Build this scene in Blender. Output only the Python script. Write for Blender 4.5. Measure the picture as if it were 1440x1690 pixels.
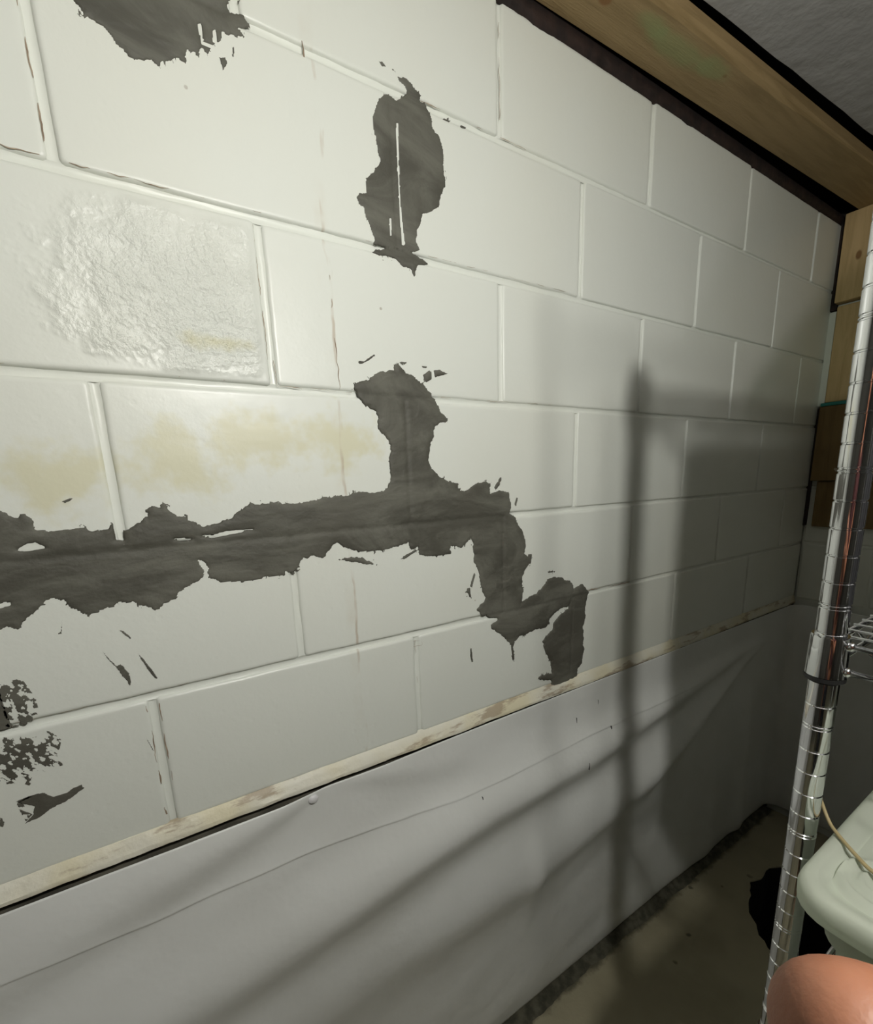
import bpy, bmesh, math, random
import numpy as np
from mathutils import Matrix, Vector

for o in list(bpy.data.objects):
    bpy.data.objects.remove(o)
scene = bpy.context.scene
C = scene.collection

# ------------------------------------------------------------------ camera
# metres; the block wall is the plane Y = 0, X runs along it, Z = 0 is the ledge under the first course
cam_d = bpy.data.cameras.new('camera')
cam = bpy.data.objects.new('camera', cam_d)
C.objects.link(cam)
cam_d.sensor_fit = 'HORIZONTAL'
cam_d.sensor_width = 36.0
cam_d.lens = 764.53 / 1440.0 * 36.0
cam_d.shift_y = 115.0 / 1440.0
cam_d.clip_start = 0.005
cam_d.clip_end = 50
cR = Vector((0.84008899, -0.54123979, -0.03619365))
cU = Vector((0.14564068, 0.16077790, 0.97618608))
cF = Vector((0.52253161, 0.82535444, -0.21389427))
mw = Matrix((( cR.x, cU.x, -cF.x, -0.38756), (cR.y, cU.y, -cF.y, -0.68800), (cR.z, cU.z, -cF.z, 0.47320), (0, 0, 0, 1)))
cam.matrix_world = mw
scene.camera = cam

# ------------------------------------------------------------------ world, exposure
world = bpy.data.worlds.new('world')
scene.world = world
world.use_nodes = True
bg = world.node_tree.nodes['Background']
bg.inputs[0].default_value = (0.02, 0.02, 0.02, 1)
bg.inputs[1].default_value = 0.3
vs = scene.view_settings
vs.view_transform = 'Standard'
vs.look = 'None'
vs.exposure = 0.2
vs.gamma = 1.0
vs.use_curve_mapping = False
cy = scene.cycles
cy.max_bounces = 5; cy.diffuse_bounces = 3; cy.glossy_bounces = 3; cy.transmission_bounces = 3; cy.transparent_max_bounces = 6
cy.use_light_tree = False; cy.caustics_reflective = False; cy.caustics_refractive = False
LAMP = (-0.17, -0.92, 0.88)          # bright bare bulb hanging behind the camera
LAMP_STRENGTH = 1360.0
LAMP2 = (0.043, -0.92, 0.807)          # weaker bulb beside it
LAMP2_STRENGTH = 230.0
LAMP_COLOR = (1.0, 0.98, 0.915)

FLOOR_Z = -0.88
CEIL_Z = 1.25
CORNER_X = 1.605
JZ = [0.0, 0.207, 0.402, 0.604, 0.809, 1.015, 1.206]     # bed joints
BW = 0.4064

# ------------------------------------------------------------------ numpy noise
def _hash(ix, iy, seed):
    n = (ix.astype(np.int64) * 374761393 + iy.astype(np.int64) * 668265263 + seed * 974711) & 0x7fffffff
    n = ((n ^ (n >> 13)) * 1274126177) & 0x7fffffff
    n = n ^ (n >> 16)
    return (n & 0xffff) / 65535.0
def vnoise(x, y, seed=0):
    x = np.asarray(x, float); y = np.asarray(y, float)
    ix = np.floor(x); iy = np.floor(y)
    fx = x - ix; fy = y - iy
    fx = fx * fx * (3 - 2 * fx); fy = fy * fy * (3 - 2 * fy)
    a = _hash(ix, iy, seed); b = _hash(ix + 1, iy, seed); c = _hash(ix, iy + 1, seed); d = _hash(ix + 1, iy + 1, seed)
    return (a * (1 - fx) + b * fx) * (1 - fy) + (c * (1 - fx) + d * fx) * fy
def fbm(x, y, seed=0, octv=4):
    s = 0; a = 0.5; t = 0
    for i in range(octv):
        s = s + a * (vnoise(x * 2 ** i, y * 2 ** i, seed + i * 17) - 0.5); t += a; a *= 0.55
    return s / t * 2

# ------------------------------------------------------------------ object helpers
def mesh_obj(name, verts, faces, mat=None, parent=None, smooth=False):
    me = bpy.data.meshes.new(name)
    me.from_pydata([tuple(v) for v in verts], [], [tuple(f) for f in faces])
    me.update()
    if mat: me.materials.append(mat)
    if smooth: me.polygons.foreach_set('use_smooth', [True] * len(me.polygons))
    o = bpy.data.objects.new(name, me)
    C.objects.link(o)
    if parent: o.parent = parent
    return o
def bm_obj(name, bm, mat=None, parent=None, smooth=False, sharp=0):
    me = bpy.data.meshes.new(name)
    bm.normal_update(); bm.to_mesh(me); bm.free()
    if sharp: me.set_sharp_from_angle(angle=math.radians(sharp))
    if mat: me.materials.append(mat)
    if smooth:
        me.polygons.foreach_set('use_smooth', [True] * len(me.polygons))
    o = bpy.data.objects.new(name, me)
    C.objects.link(o)
    if parent: o.parent = parent
    return o
def tag(o, label, cat, group=None):
    o['label'] = label; o['category'] = cat
    if group: o['group'] = group
    return o
def struct(o):
    o['kind'] = 'structure'
    return o
def empty(name, loc):
    o = bpy.data.objects.new(name, None)
    C.objects.link(o); o.location = loc
    o.empty_display_size = 0.05
    return o
def keep(o, parent):
    """parent without moving: children carry world coordinates in their meshes"""
    o.parent = parent
    o.matrix_parent_inverse = Matrix.Translation(parent.location).inverted()
    return o
def add_box(bm, lo, hi, bevel=0.0, seg=2):
    r = bmesh.ops.create_cube(bm, size=1.0)
    vs_ = r['verts']
    for v in vs_:
        v.co = Vector([(lo[i] + hi[i]) / 2 + v.co[i] * (hi[i] - lo[i]) for i in range(3)])
    if bevel > 0:
        es = list({e for v in vs_ for e in v.link_edges})
        bmesh.ops.bevel(bm, geom=es, offset=bevel, segments=seg, affect='EDGES', profile=0.5)
def add_tube(bm, pts, r, n=8, caps=True):
    pts = [Vector(p) for p in pts]
    rings = []
    prev = None
    for i, p in enumerate(pts):
        t = (pts[min(i + 1, len(pts) - 1)] - pts[max(i - 1, 0)]).normalized()
        if prev is None:
            a = t.orthogonal().normalized()
        else:
            a = (prev - t * prev.dot(t)).normalized()
        prev = a
        b = t.cross(a)
        rr = r[i] if isinstance(r, (list, tuple)) else r
        rings.append([bm.verts.new(p + (a * math.cos(2 * math.pi * k / n) + b * math.sin(2 * math.pi * k / n)) * rr) for k in range(n)])
    for i in range(len(rings) - 1):
        for k in range(n):
            f = bm.faces.new((rings[i][k], rings[i][(k + 1) % n], rings[i + 1][(k + 1) % n], rings[i + 1][k]))
            f.smooth = True
    if caps:
        bm.faces.new(rings[0][::-1]); bm.faces.new(rings[-1])
def add_lathe(bm, prof, cx, cy, lean=(0, 0), n=24, z0=0.0):
    """prof: (radius, z); lean shifts the axis with height"""
    rings = []
    for r, z in prof:
        ox = cx + lean[0] * (z - z0); oy = cy + lean[1] * (z - z0)
        rings.append([bm.verts.new((ox + r * math.cos(2 * math.pi * k / n), oy + r * math.sin(2 * math.pi * k / n), z)) for k in range(n)])
    for i in range(len(rings) - 1):
        for k in range(n):
            f = bm.faces.new((rings[i][k], rings[i][(k + 1) % n], rings[i + 1][(k + 1) % n], rings[i + 1][k]))
            f.smooth = True
    bm.faces.new(rings[0][::-1]); bm.faces.new(rings[-1])

# ------------------------------------------------------------------ materials
class NT:
    def __init__(s, name):
        s.m = bpy.data.materials.new(name); s.m.use_nodes = True
        s.t = s.m.node_tree; s.b = s.t.nodes['Principled BSDF']
        s.pos = s.t.nodes.new('ShaderNodeNewGeometry').outputs['Position']
        sx = s.t.nodes.new('ShaderNodeSeparateXYZ'); s.t.links.new(s.pos, sx.inputs[0])
        s.x, s.y, s.z = sx.outputs
    def inp(s, sock, v):
        if hasattr(v, 'links'): s.t.links.new(v, sock)
        else:
            if isinstance(v, tuple) and len(v) == 3 and sock.type == 'RGBA': v = v + (1,)
            sock.default_value = v
    def math(s, op, a, b=0.0, c=0.0, clamp=False):
        n = s.t.nodes.new('ShaderNodeMath'); n.operation = op; n.use_clamp = clamp
        s.inp(n.inputs[0], a); s.inp(n.inputs[1], b); s.inp(n.inputs[2], c)
        return n.outputs[0]
    def noise(s, scale, detail=3, rough=0.5, stretch=None, dist=0.0):
        n = s.t.nodes.new('ShaderNodeTexNoise'); n.inputs['Scale'].default_value = scale
        n.inputs['Detail'].default_value = detail; n.inputs['Roughness'].default_value = rough
        n.inputs['Distortion'].default_value = dist
        v = s.pos
        if stretch:
            vm = s.t.nodes.new('ShaderNodeVectorMath'); vm.operation = 'MULTIPLY'
            s.t.links.new(v, vm.inputs[0]); vm.inputs[1].default_value = stretch; v = vm.outputs[0]
        s.t.links.new(v, n.inputs['Vector'])
        return n.outputs['Fac']
    def voro(s, scale):
        n = s.t.nodes.new('ShaderNodeTexVoronoi'); n.inputs['Scale'].default_value = scale
        s.t.links.new(s.pos, n.inputs['Vector'])
        return n.outputs['Distance']
    def ramp(s, f, lo, hi, a=0.0, b=1.0):
        n = s.t.nodes.new('ShaderNodeMapRange'); n.interpolation_type = 'SMOOTHSTEP'
        s.inp(n.inputs[0], f)
        n.inputs[1].default_value = lo; n.inputs[2].default_value = hi
        n.inputs[3].default_value = a; n.inputs[4].default_value = b
        return n.outputs[0]
    def mix(s, f, a, b):
        n = s.t.nodes.new('ShaderNodeMix'); n.data_type = 'RGBA'
        s.inp(n.inputs['Factor'], f); s.inp(n.inputs['A'], a); s.inp(n.inputs['B'], b)
        return n.outputs['Result']
    def ellipse(s, u, v, cu, cv, ru, rv):
        du = s.math('DIVIDE', s.math('SUBTRACT', u, cu), ru)
        dv = s.math('DIVIDE', s.math('SUBTRACT', v, cv), rv)
        return s.math('SQRT', s.math('ADD', s.math('MULTIPLY', du, du), s.math('MULTIPLY', dv, dv)))
    def bump(s, h, strength=0.3, dist=0.01):
        n = s.t.nodes.new('ShaderNodeBump'); n.inputs['Strength'].default_value = strength
        n.inputs['Distance'].default_value = dist
        s.t.links.new(h, n.inputs['Height'])
        s.t.links.new(n.outputs[0], s.b.inputs['Normal'])
    def out(s, color=None, rough=None, **kw):
        if color is not None: s.inp(s.b.inputs['Base Color'], color)
        if rough is not None: s.inp(s.b.inputs['Roughness'], rough)
        for k, v in kw.items(): s.inp(s.b.inputs[k.replace('_', ' ')], v)
        return s.m

def make_paint(name='white_block_paint', base=(0.765, 0.795, 0.74)):
    n = NT(name)
    lowf = n.noise(2.2, 2)
    col = n.mix(n.ramp(lowf, 0.40, 0.72, 0, 0.5), base, (0.755, 0.765, 0.68))
    wob = n.math('SUBTRACT', n.noise(22, 3, 0.62), 0.5)
    # water stains, yellow
    st = None
    for cu, cv, ru, rv in ((-0.325, 0.512, 0.075, 0.055), (-0.24, 0.535, 0.11, 0.045), (-0.12, 0.535, 0.08, 0.05), (-0.45, 0.492, 0.09, 0.045), (-0.27, 0.655, 0.06, 0.016)):
        e = n.math('SUBTRACT', 1.0, n.ellipse(n.x, n.z, cu, cv, ru, rv))
        if cv > 0.6: e = n.math('SUBTRACT', e, 0.3)
        st = e if st is None else n.math('MAXIMUM', st, e)
    stm = n.ramp(n.math('ADD', st, n.math('MULTIPLY', wob, 2.4)), -0.05, 0.75)
    col = n.mix(n.math('MULTIPLY', stm, 0.75), col, (0.675, 0.655, 0.45))
    # rusty run down the wall near X = -0.11
    run = n.math('ABSOLUTE', n.math('ADD', n.math('ADD', n.x, 0.111), n.math('MULTIPLY', n.math('SUBTRACT', n.noise(9, 3), 0.5), 0.03)))
    runm = n.math('MULTIPLY', n.ramp(run, 0.0008, 0.0035, 1, 0), n.ramp(n.noise(30, 3, 0.6, (1, 1, 0.35)), 0.45, 0.62))
    col = n.mix(n.math('MULTIPLY', runm, 0.55), col, (0.42, 0.31, 0.20))
    run2 = n.math('ABSOLUTE', n.math('ADD', n.x, 0.118))
    col = n.mix(n.math('MULTIPLY', n.ramp(run2, 0.004, 0.013, 1, 0), n.ramp(n.noise(14, 3), 0.45, 0.75, 0, 0.35)), col, (0.66, 0.62, 0.52))
    # small specks
    sp = n.math('MULTIPLY', n.ramp(n.voro(16), 0.02, 0.045, 1, 0), n.ramp(n.noise(5, 1), 0.55, 0.6))
    col = n.mix(n.math('MULTIPLY', sp, 0.6), col, (0.3, 0.26, 0.2))
    # relief: brush marks, pits, and one coarse block
    rgh = n.math('SUBTRACT', 1.0, n.ellipse(n.x, n.z, -0.285, 0.705, 0.14, 0.11))
    rgm = n.math('MULTIPLY', n.ramp(n.math('ADD', rgh, n.math('MULTIPLY', wob, 1.6)), -0.25, 0.75), n.math('MULTIPLY', n.ramp(n.x, -0.222, -0.212, 1, 0), n.math('MULTIPLY', n.ramp(n.z, 0.612, 0.622), n.ramp(n.z, 0.790, 0.80, 1, 0))))
    h = n.math('MULTIPLY', n.noise(38, 4, 0.55), 0.14)
    h = n.math('ADD', h, n.math('MULTIPLY', n.noise(9, 1), 0.35))
    h = n.math('ADD', h, n.math('MULTIPLY', n.ramp(n.voro(42), 0.05, 0.2), 0.025))
    h = n.math('ADD', h, n.math('MULTIPLY', n.math('MULTIPLY', rgm, n.noise(66, 4, 0.68)), 2.0))
    n.bump(h, 0.55, 0.008)
    return n.out(col, n.math('SUBTRACT', n.math('ADD', n.math('MULTIPLY', lowf, 0.2), 0.27), n.math('MULTIPLY', rgm, 0.10)), Specular_IOR_Level=0.5)

def make_clean_paint():
    """the same paint on the blocks without stains or runs"""
    n = NT('clean_block_paint')
    lowf = n.noise(2.2, 2)
    col = n.mix(n.ramp(lowf, 0.40, 0.72, 0, 0.5), (0.765, 0.795, 0.74), (0.755, 0.765, 0.68))
    h = n.math('ADD', n.math('MULTIPLY', n.noise(38, 4, 0.55), 0.14), n.math('MULTIPLY', n.noise(9, 1), 0.35))
    n.bump(h, 0.55, 0.008)
    return n.out(col, n.math('ADD', n.math('MULTIPLY', lowf, 0.2), 0.27), Specular_IOR_Level=0.5)
def make_ledge_paint():
    n = NT('cream_ledge_paint')
    c = n.mix(n.ramp(n.noise(7, 3), 0.4, 0.65), (0.78, 0.765, 0.66), (0.74, 0.69, 0.50))
    s1 = n.ramp(n.noise(26, 5, 0.65, (0.35, 1, 1.5)), 0.53, 0.63)
    c = n.mix(n.math('MULTIPLY', s1, 0.8), c, (0.40, 0.32, 0.22))
    n.bump(n.noise(60, 4), 0.5, 0.004)
    return n.out(c, 0.5)
def make_sheet():
    n = NT('white_plastic_sheet')
    c = n.mix(n.ramp(n.noise(3, 2), 0.35, 0.7), (0.80, 0.82, 0.80), (0.74, 0.755, 0.73))
    n.bump(n.math('ADD', n.noise(14, 3), n.math('MULTIPLY', n.noise(90, 2), 0.08)), 0.25, 0.01)
    return n.out(c, 0.36, Specular_IOR_Level=0.45)
def make_cement():
    n = NT('wet_grey_cement')
    f = n.noise(13, 6, 0.65, (0.45, 1, 1.0), 1.2)
    c = n.mix(n.ramp(f, 0.36, 0.66), (0.082, 0.080, 0.065), (0.148, 0.147, 0.122))
    c = n.mix(n.ramp(n.noise(5, 2), 0.5, 0.75, 0, 0.5), c, (0.100, 0.094, 0.076))
    n.bump(n.math('ADD', n.noise(50, 4, 0.6, (0.5, 1, 1)), n.math('MULTIPLY', n.noise(260, 2), 0.25)), 0.35, 0.004)
    return n.out(c, n.ramp(f, 0.2, 0.8, 0.5, 0.75), Specular_IOR_Level=0.35)
def make_wood(name, along, c1, c2, knots=(), green=()):
    n = NT(name)
    st = (1.2, 16, 16) if along == 'x' else ((14, 14, 1.2) if along == 'z' else (16, 1.2, 16))
    g = n.noise(3.2, 5, 0.6, st, 0.8)
    c = n.mix(n.ramp(g, 0.35, 0.68), c1, c2)
    u, v = (n.x, n.y) if along == 'x' else (n.y, n.z)
    for cu, cv, ru, rv in knots:
        c = n.mix(n.ramp(n.ellipse(u, v, cu, cv, ru, rv), 0.6, 1.15, 0.9, 0), c, (0.22, 0.11, 0.04))
    for cu, cv, ru, rv in green:
        e = n.math('SUBTRACT', n.ellipse(u, v, cu, cv, ru, rv), n.math('MULTIPLY', n.math('SUBTRACT', n.noise(18, 4), 0.5), 1.3))
        c = n.mix(n.ramp(e, 0.4, 1.1, 0.55, 0), c, (0.25, 0.30, 0.13))
    n.bump(n.noise(30, 4, 0.6, st), 0.25, 0.003)
    return n.out(c, 0.6, Specular_IOR_Level=0.3)
def make_plain(name, c, rough=0.6, c2=None, scale=12, bump=0.2, metal=0.0, spec=0.5, bscale=60, bd=0.004):
    n = NT(name)
    col = n.mix(n.ramp(n.noise(scale, 4), 0.35, 0.68), c, c2 or c)
    if bump: n.bump(n.noise(bscale, 4), bump, bd)
    return n.out(col, rough, Metallic=metal, Specular_IOR_Level=spec)
def make_floor():
    n = NT('painted_concrete_floor')
    c = n.mix(n.ramp(n.noise(4, 4), 0.35, 0.7), (0.42, 0.385, 0.265), (0.33, 0.30, 0.20))
    spots = n.math('MULTIPLY', n.ramp(n.math('ADD', n.voro(11), n.math('MULTIPLY', n.math('SUBTRACT', n.noise(60, 3), 0.5), 0.12)), 0.07, 0.12, 1, 0), n.ramp(n.noise(3.2, 2), 0.46, 0.54))
    c = n.mix(n.math('MULTIPLY', spots, 0.8), c, (0.07, 0.065, 0.045))
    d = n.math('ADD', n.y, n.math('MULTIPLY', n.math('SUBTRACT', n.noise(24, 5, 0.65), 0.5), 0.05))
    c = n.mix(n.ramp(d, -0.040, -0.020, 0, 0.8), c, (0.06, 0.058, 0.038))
    n.bump(n.math('ADD', n.noise(30, 4), n.math('MULTIPLY', n.noise(160, 2), 0.2)), 0.3, 0.006)
    return n.out(c, n.ramp(n.noise(8, 3), 0.3, 0.7, 0.35, 0.6))
def make_emit(name, col, s):
    n = NT(name)
    return n.out((0.9, 0.9, 0.9), 0.4, Emission_Color=col, Emission_Strength=s)

M = {}
M['paint'] = make_paint()
M['clean'] = make_clean_paint()
M['ledge'] = make_ledge_paint()
M['sheet'] = make_sheet()
M['cement'] = make_cement()
M['crack'] = make_plain('rusty_crack', (0.22, 0.16, 0.11), 0.8, (0.42, 0.34, 0.25), 60)
M['scuff'] = make_plain('dark_scuff', (0.10, 0.095, 0.09), 0.7)
M['gap_black'] = make_plain('black_gap_strip', (0.012, 0.007, 0.006), 0.75, (0.03, 0.016, 0.012), 30, 0.6)
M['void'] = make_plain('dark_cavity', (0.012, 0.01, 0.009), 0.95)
M['beam'] = make_wood('pine_ledger', 'x', (0.33, 0.235, 0.115), (0.25, 0.175, 0.08),
                      knots=((0.37, -0.066, 0.014, 0.010), (0.70, -0.088, 0.006, 0.004)),
                      green=((0.56, -0.075, 0.10, 0.028), (0.66, -0.085, 0.06, 0.022), (0.48, -0.08, 0.05, 0.02)))
M['board'] = make_wood('pine_board_face', 'z', (0.60, 0.44, 0.225), (0.50, 0.36, 0.175), knots=((-0.062, 1.094, 0.008, 0.014),))
M['board_shaded'] = make_wood('shaded_board_face', 'z', (0.24, 0.16, 0.065), (0.18, 0.115, 0.045))  # shade on the two lower boards put into a darker wood colour
M['teal'] = make_plain('teal_tape', (0.02, 0.22, 0.19), 0.5)
M['ceiling'] = make_plain('grey_ceiling_paint', (0.36, 0.355, 0.35), 0.7, (0.31, 0.305, 0.30), 3, 0.5, bscale=22, bd=0.012)
M['room'] = make_plain('room_wall_paint', (0.12, 0.115, 0.10), 0.8, (0.08, 0.075, 0.065), 2)
M['foundation'] = make_plain('grimy_concrete', (0.16, 0.15, 0.115), 0.9, (0.07, 0.065, 0.05), 14, 0.6)
M['grime'] = make_plain('damp_grime', (0.055, 0.053, 0.036), 0.85, (0.12, 0.115, 0.08), 40, 0.8)
M['floor'] = make_floor()
M['chrome'] = make_plain('chrome', (0.72, 0.73, 0.74), 0.09, None, 12, 0, 1.0)
M['black_plastic'] = make_plain('black_plastic', (0.012, 0.012, 0.012), 0.45)
M['pit'] = make_plain('black_pit_lining', (0.006, 0.006, 0.006), 0.95)
M['cord'] = make_plain('tan_cord', (0.36, 0.29, 0.15), 0.6)
M['cardboard'] = make_plain('cardboard', (0.36, 0.25, 0.14), 0.8, (0.31, 0.21, 0.12), 10)
M['white_button'] = make_plain('white_plastic_cap', (0.75, 0.75, 0.76), 0.35)
M['porcelain'] = make_plain('porcelain', (0.75, 0.74, 0.70), 0.3)
def make_tub(name, col, alpha_mix):
    n = NT(name)
    n.out(n.mix(n.ramp(n.noise(20, 3), 0.35, 0.7), col, tuple(c * 0.92 for c in col)), 0.38)
    tr = n.t.nodes.new('ShaderNodeBsdfTranslucent'); tr.inputs[0].default_value = col + (1,)
    tp = n.t.nodes.new('ShaderNodeBsdfTransparent'); tp.inputs[0].default_value = (0.85, 0.9, 0.86, 1)
    m1 = n.t.nodes.new('ShaderNodeMixShader'); m1.inputs[0].default_value = 0.4
    m2 = n.t.nodes.new('ShaderNodeMixShader'); m2.inputs[0].default_value = alpha_mix
    o = n.t.nodes['Material Output']
    L = n.t.links.new
    L(n.b.outputs[0], m1.inputs[1]); L(tr.outputs[0], m1.inputs[2])
    L(m1.outputs[0], m2.inputs[1]); L(tp.outputs[0], m2.inputs[2]); L(m2.outputs[0], o.inputs[0])
    return n.m
M['tub'] = make_tub('frosted_plastic', (0.74, 0.78, 0.68), 0.18)
M['bag'] = make_tub('clear_bag', (0.6, 0.6, 0.6), 0.75)
def make_skin():
    n = NT('skin')
    c = n.mix(n.ramp(n.noise(45, 3), 0.35, 0.65), (0.27, 0.108, 0.058), (0.31, 0.135, 0.078))
    n.bump(n.math('ADD', n.noise(700, 2), n.math('MULTIPLY', n.noise(160, 3), 0.6)), 0.12, 0.001)
    return n.out(c, 0.5, Subsurface_Weight=0.15, Subsurface_Radius=(0.006, 0.0025, 0.0012), Specular_IOR_Level=0.4)
M['skin'] = make_skin()
M['shirt'] = make_plain('maroon_cotton', (0.055, 0.012, 0.012), 0.9, (0.045, 0.01, 0.011), 30)
M['trousers'] = make_plain('dark_denim', (0.02, 0.022, 0.03), 0.9)
M['hair'] = make_plain('dark_hair', (0.02, 0.013, 0.009), 0.6)
M['dark_tote'] = make_plain('charcoal_plastic', (0.03, 0.03, 0.032), 0.5)  # kept dark so the unseen crates return little bounce light
M['chip'] = make_plain('pale_chip', (0.5, 0.42, 0.3), 0.8)

# ================================================================== the setting
# ---- main block wall
random.seed(4)
wall = struct(mesh_obj('wall_left', [(-1.9, 0.0062, -0.02), (CORNER_X + 0.2, 0.0062, -0.02), (CORNER_X + 0.2, 0.0062, 1.206), (-1.9, 0.0062, 1.206),
                                     (-1.9, 0.19, -0.02), (CORNER_X + 0.2, 0.19, -0.02), (CORNER_X + 0.2, 0.19, 1.206), (-1.9, 0.19, 1.206)],
                       [(0, 1, 2, 3), (5, 4, 7, 6), (3, 2, 6, 7), (1, 0, 4, 5), (0, 3, 7, 4), (2, 1, 5, 6)], M['clean']))

def outline(x0, x1, z0, z1, inset, rad, seed, amp, step=0.02):
    """rounded rectangle, points every ~step, with a slightly wavy edge"""
    nx = max(2, int((x1 - x0) / step)); nz = max(2, int((z1 - z0) / step))
    x0 += inset; x1 -= inset; z0 += inset; z1 -= inset
    r = max(rad - inset * 0.4, 0.0015)
    pts = []
    cs = [(x1 - r, z0 + r, -90), (x1 - r, z1 - r, 0), (x0 + r, z1 - r, 90), (x0 + r, z0 + r, 180)]
    def side(a, b, k):
        return [(a[0] + (b[0] - a[0]) * i / k, a[1] + (b[1] - a[1]) * i / k) for i in range(1, k)]
    ends = []
    for (cx, cz, a0) in cs:
        ends.append([(cx + r * math.cos(math.radians(a0 + 45 * i)), cz + r * math.sin(math.radians(a0 + 45 * i))) for i in range(3)])
    for i in range(4):
        pts += ends[i]
        pts += side(ends[i][-1], ends[(i + 1) % 4][0], (nz if False else (nx if i in (1, 3) else nz)))
    P = np.array(pts)
    # i=0 -> corner (x1,z0) then the right side upwards, and so on anticlockwise
    n1 = fbm(P[:, 0] * 28 + seed, P[:, 1] * 28, seed, 3) * amp
    cxm, czm = (x0 + x1) / 2, (z0 + z1) / 2
    d = np.stack([np.sign(P[:, 0] - cxm) * (np.abs(P[:, 0] - cxm) > (x1 - x0) / 2 - r - 1e-4), np.sign(P[:, 1] - czm) * (np.abs(P[:, 1] - czm) > (z1 - z0) / 2 - r - 1e-4)], 1)
    return P + d * n1[:, None]

def block(x0, x1, z0, z1, seed, name, mat, to_world, parent, amp=0.0011):
    q = 0.62 if x0 > 0.3 else 1.0      # the far joints are struck tighter
    j = 0.0038 * (0.8 if q < 1 else 1)                       # half a joint
    x0 += j; x1 -= j; z0 += j; z1 -= j
    rnd = random.Random(seed)
    dy = rnd.uniform(-0.0006, 0.0006); tx = rnd.uniform(-0.002, 0.002); tz = rnd.uniform(-0.004, 0.004)
    rings = [(0.0, 0.0085), (0.0004, 0.0046), (0.0013, 0.0021), (0.0028, 0.0006), (0.0050, 0.0), (0.0075, 0.0)]
    rings = [(a * q, b) for a, b in rings]
    verts = []; faces = []; n = None
    for ins, dep in rings:
        P = outline(x0, x1, z0, z1, ins, 0.005, seed, amp)
        if n is None: n = len(P)
        for (a, b) in P:
            verts.append(to_world(a, dep + dy + tx * (a - x0) + tz * (b - z0) * 0.5, b))
    for k in range(len(rings) - 1):
        for i in range(n):
            faces.append((k * n + i, k * n + (i + 1) % n, (k + 1) * n + (i + 1) % n, (k + 1) * n + i))
    faces.append(tuple((len(rings) - 1) * n + i for i in range(n)))
    o = mesh_obj(name, verts, faces, mat, parent, True)
    return o
ident = lambda a, d, b: (a, d, b)
for r in range(6):
    z0, z1 = JZ[r], JZ[r + 1]
    off = 0.0 if r % 2 == 0 else 0.5
    us = [u + off for u in range(-5, 4)]
    xs = [u * BW for u in us if u * BW < CORNER_X - 0.01] + [CORNER_X + 0.004]
    for i in range(len(xs) - 1):
        if xs[i + 1] - xs[i] < 0.03: continue
        block(xs[i], xs[i + 1], z0 + (0.008 if r == 0 else 0), z1, r * 40 + i, 'concrete_block', M['paint'] if -0.85 < xs[i] < 0.0 else M['clean'], ident, wall)
# ---- mortar in the joints (hollow-tooled, painted over)
def joint(p0, p1, w, seed, parent, depth=0.0042, name='bed_joint'):
    p0 = np.array(p0); p1 = np.array(p1)
    L = np.linalg.norm(p1 - p0); t = (p1 - p0) / L; nrm = np.array([-t[1], t[0]])
    k = max(2, int(L / 0.012)); prof = [(-1.0, depth - 0.0012), (-0.55, depth), (0.0, depth + 0.0010), (0.55, depth), (1.0, depth - 0.0012)]
    vs_, fs = [], []
    for i in range(k + 1):
        c = p0 + t * L * i / k
        for q, (a, d) in enumerate(prof):
            jit = float(fbm(c[0] * 60 + q * 3.1, c[1] * 60 + seed, seed, 2))
            pos = c + nrm * (a * w * 0.5)
            vs_.append((pos[0], d + jit * 0.0011, pos[1]))
    m = len(prof)
    for i in range(k):
        for q in range(m - 1):
            fs.append((i * m + q, (i + 1) * m + q, (i + 1) * m + q + 1, i * m + q + 1))
    return mesh_obj(name, vs_, fs, M['clean'], parent, True)
for r in range(1, 6):
    joint((-1.85, JZ[r]), (CORNER_X, JZ[r]), 0.0125, 70 + r, wall)
for r in range(6):
    off = 0.0 if r % 2 == 0 else 0.5
    for u in range(-4, 4):
        x = (u + off) * BW
        if x < CORNER_X - 0.03:
            joint((x, JZ[r] + 0.006), (x, JZ[r + 1] - 0.005), 0.012, 100 + r * 10 + u, wall, name='head_joint')

# ---- cracks in the painted joints
def crack(pts, w, seed, gap=0.35, y=-0.0002):
    vs_, fs = [], []
    P = np.array(pts, float)
    seg = np.linalg.norm(np.diff(P, axis=0), axis=1); S = np.concatenate([[0], np.cumsum(seg)])
    k = int(S[-1] / 0.003)
    prev = None
    for i in range(k + 1):
        s = S[-1] * i / k
        a = np.array([np.interp(s, S, P[:, 0]), np.interp(s, S, P[:, 1])])
        b = np.array([np.interp(s + 0.003, S, P[:, 0]), np.interp(s + 0.003, S, P[:, 1])]) - np.array([np.interp(s - 0.003, S, P[:, 0]), np.interp(s - 0.003, S, P[:, 1])])
        b = b / (np.linalg.norm(b) + 1e-9); nn = np.array([-b[1], b[0]])
        a = a + nn * float(fbm(s * 90, seed * 1.7, seed, 3)) * 0.0022
        ww = w * 0.42 * max(0.0, float(vnoise(s * 55, seed * 3.3, seed)) - gap) / (1 - gap)
        if ww < w * 0.05:
            prev = None; continue
        i0 = len(vs_)
        vs_ += [(a[0] - nn[0] * ww / 2, y, a[1] - nn[1] * ww / 2), (a[0] + nn[0] * ww / 2, y, a[1] + nn[1] * ww / 2)]
        if prev is not None: fs.append((prev, i0, i0 + 1, prev + 1))
        prev = i0
    if fs: mesh_obj('joint_crack', vs_, fs, M['crack'], wall)
hb = BW * 0.5
crack([(-hb - 0.006, 0.800), (-hb - 0.005, 0.61)], 0.0035, 1, 0.25)
crack([(-hb + 0.002, 0.640), (-hb + 0.004, 0.608), (-0.09, 0.606)], 0.003, 2, 0.2)
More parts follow.
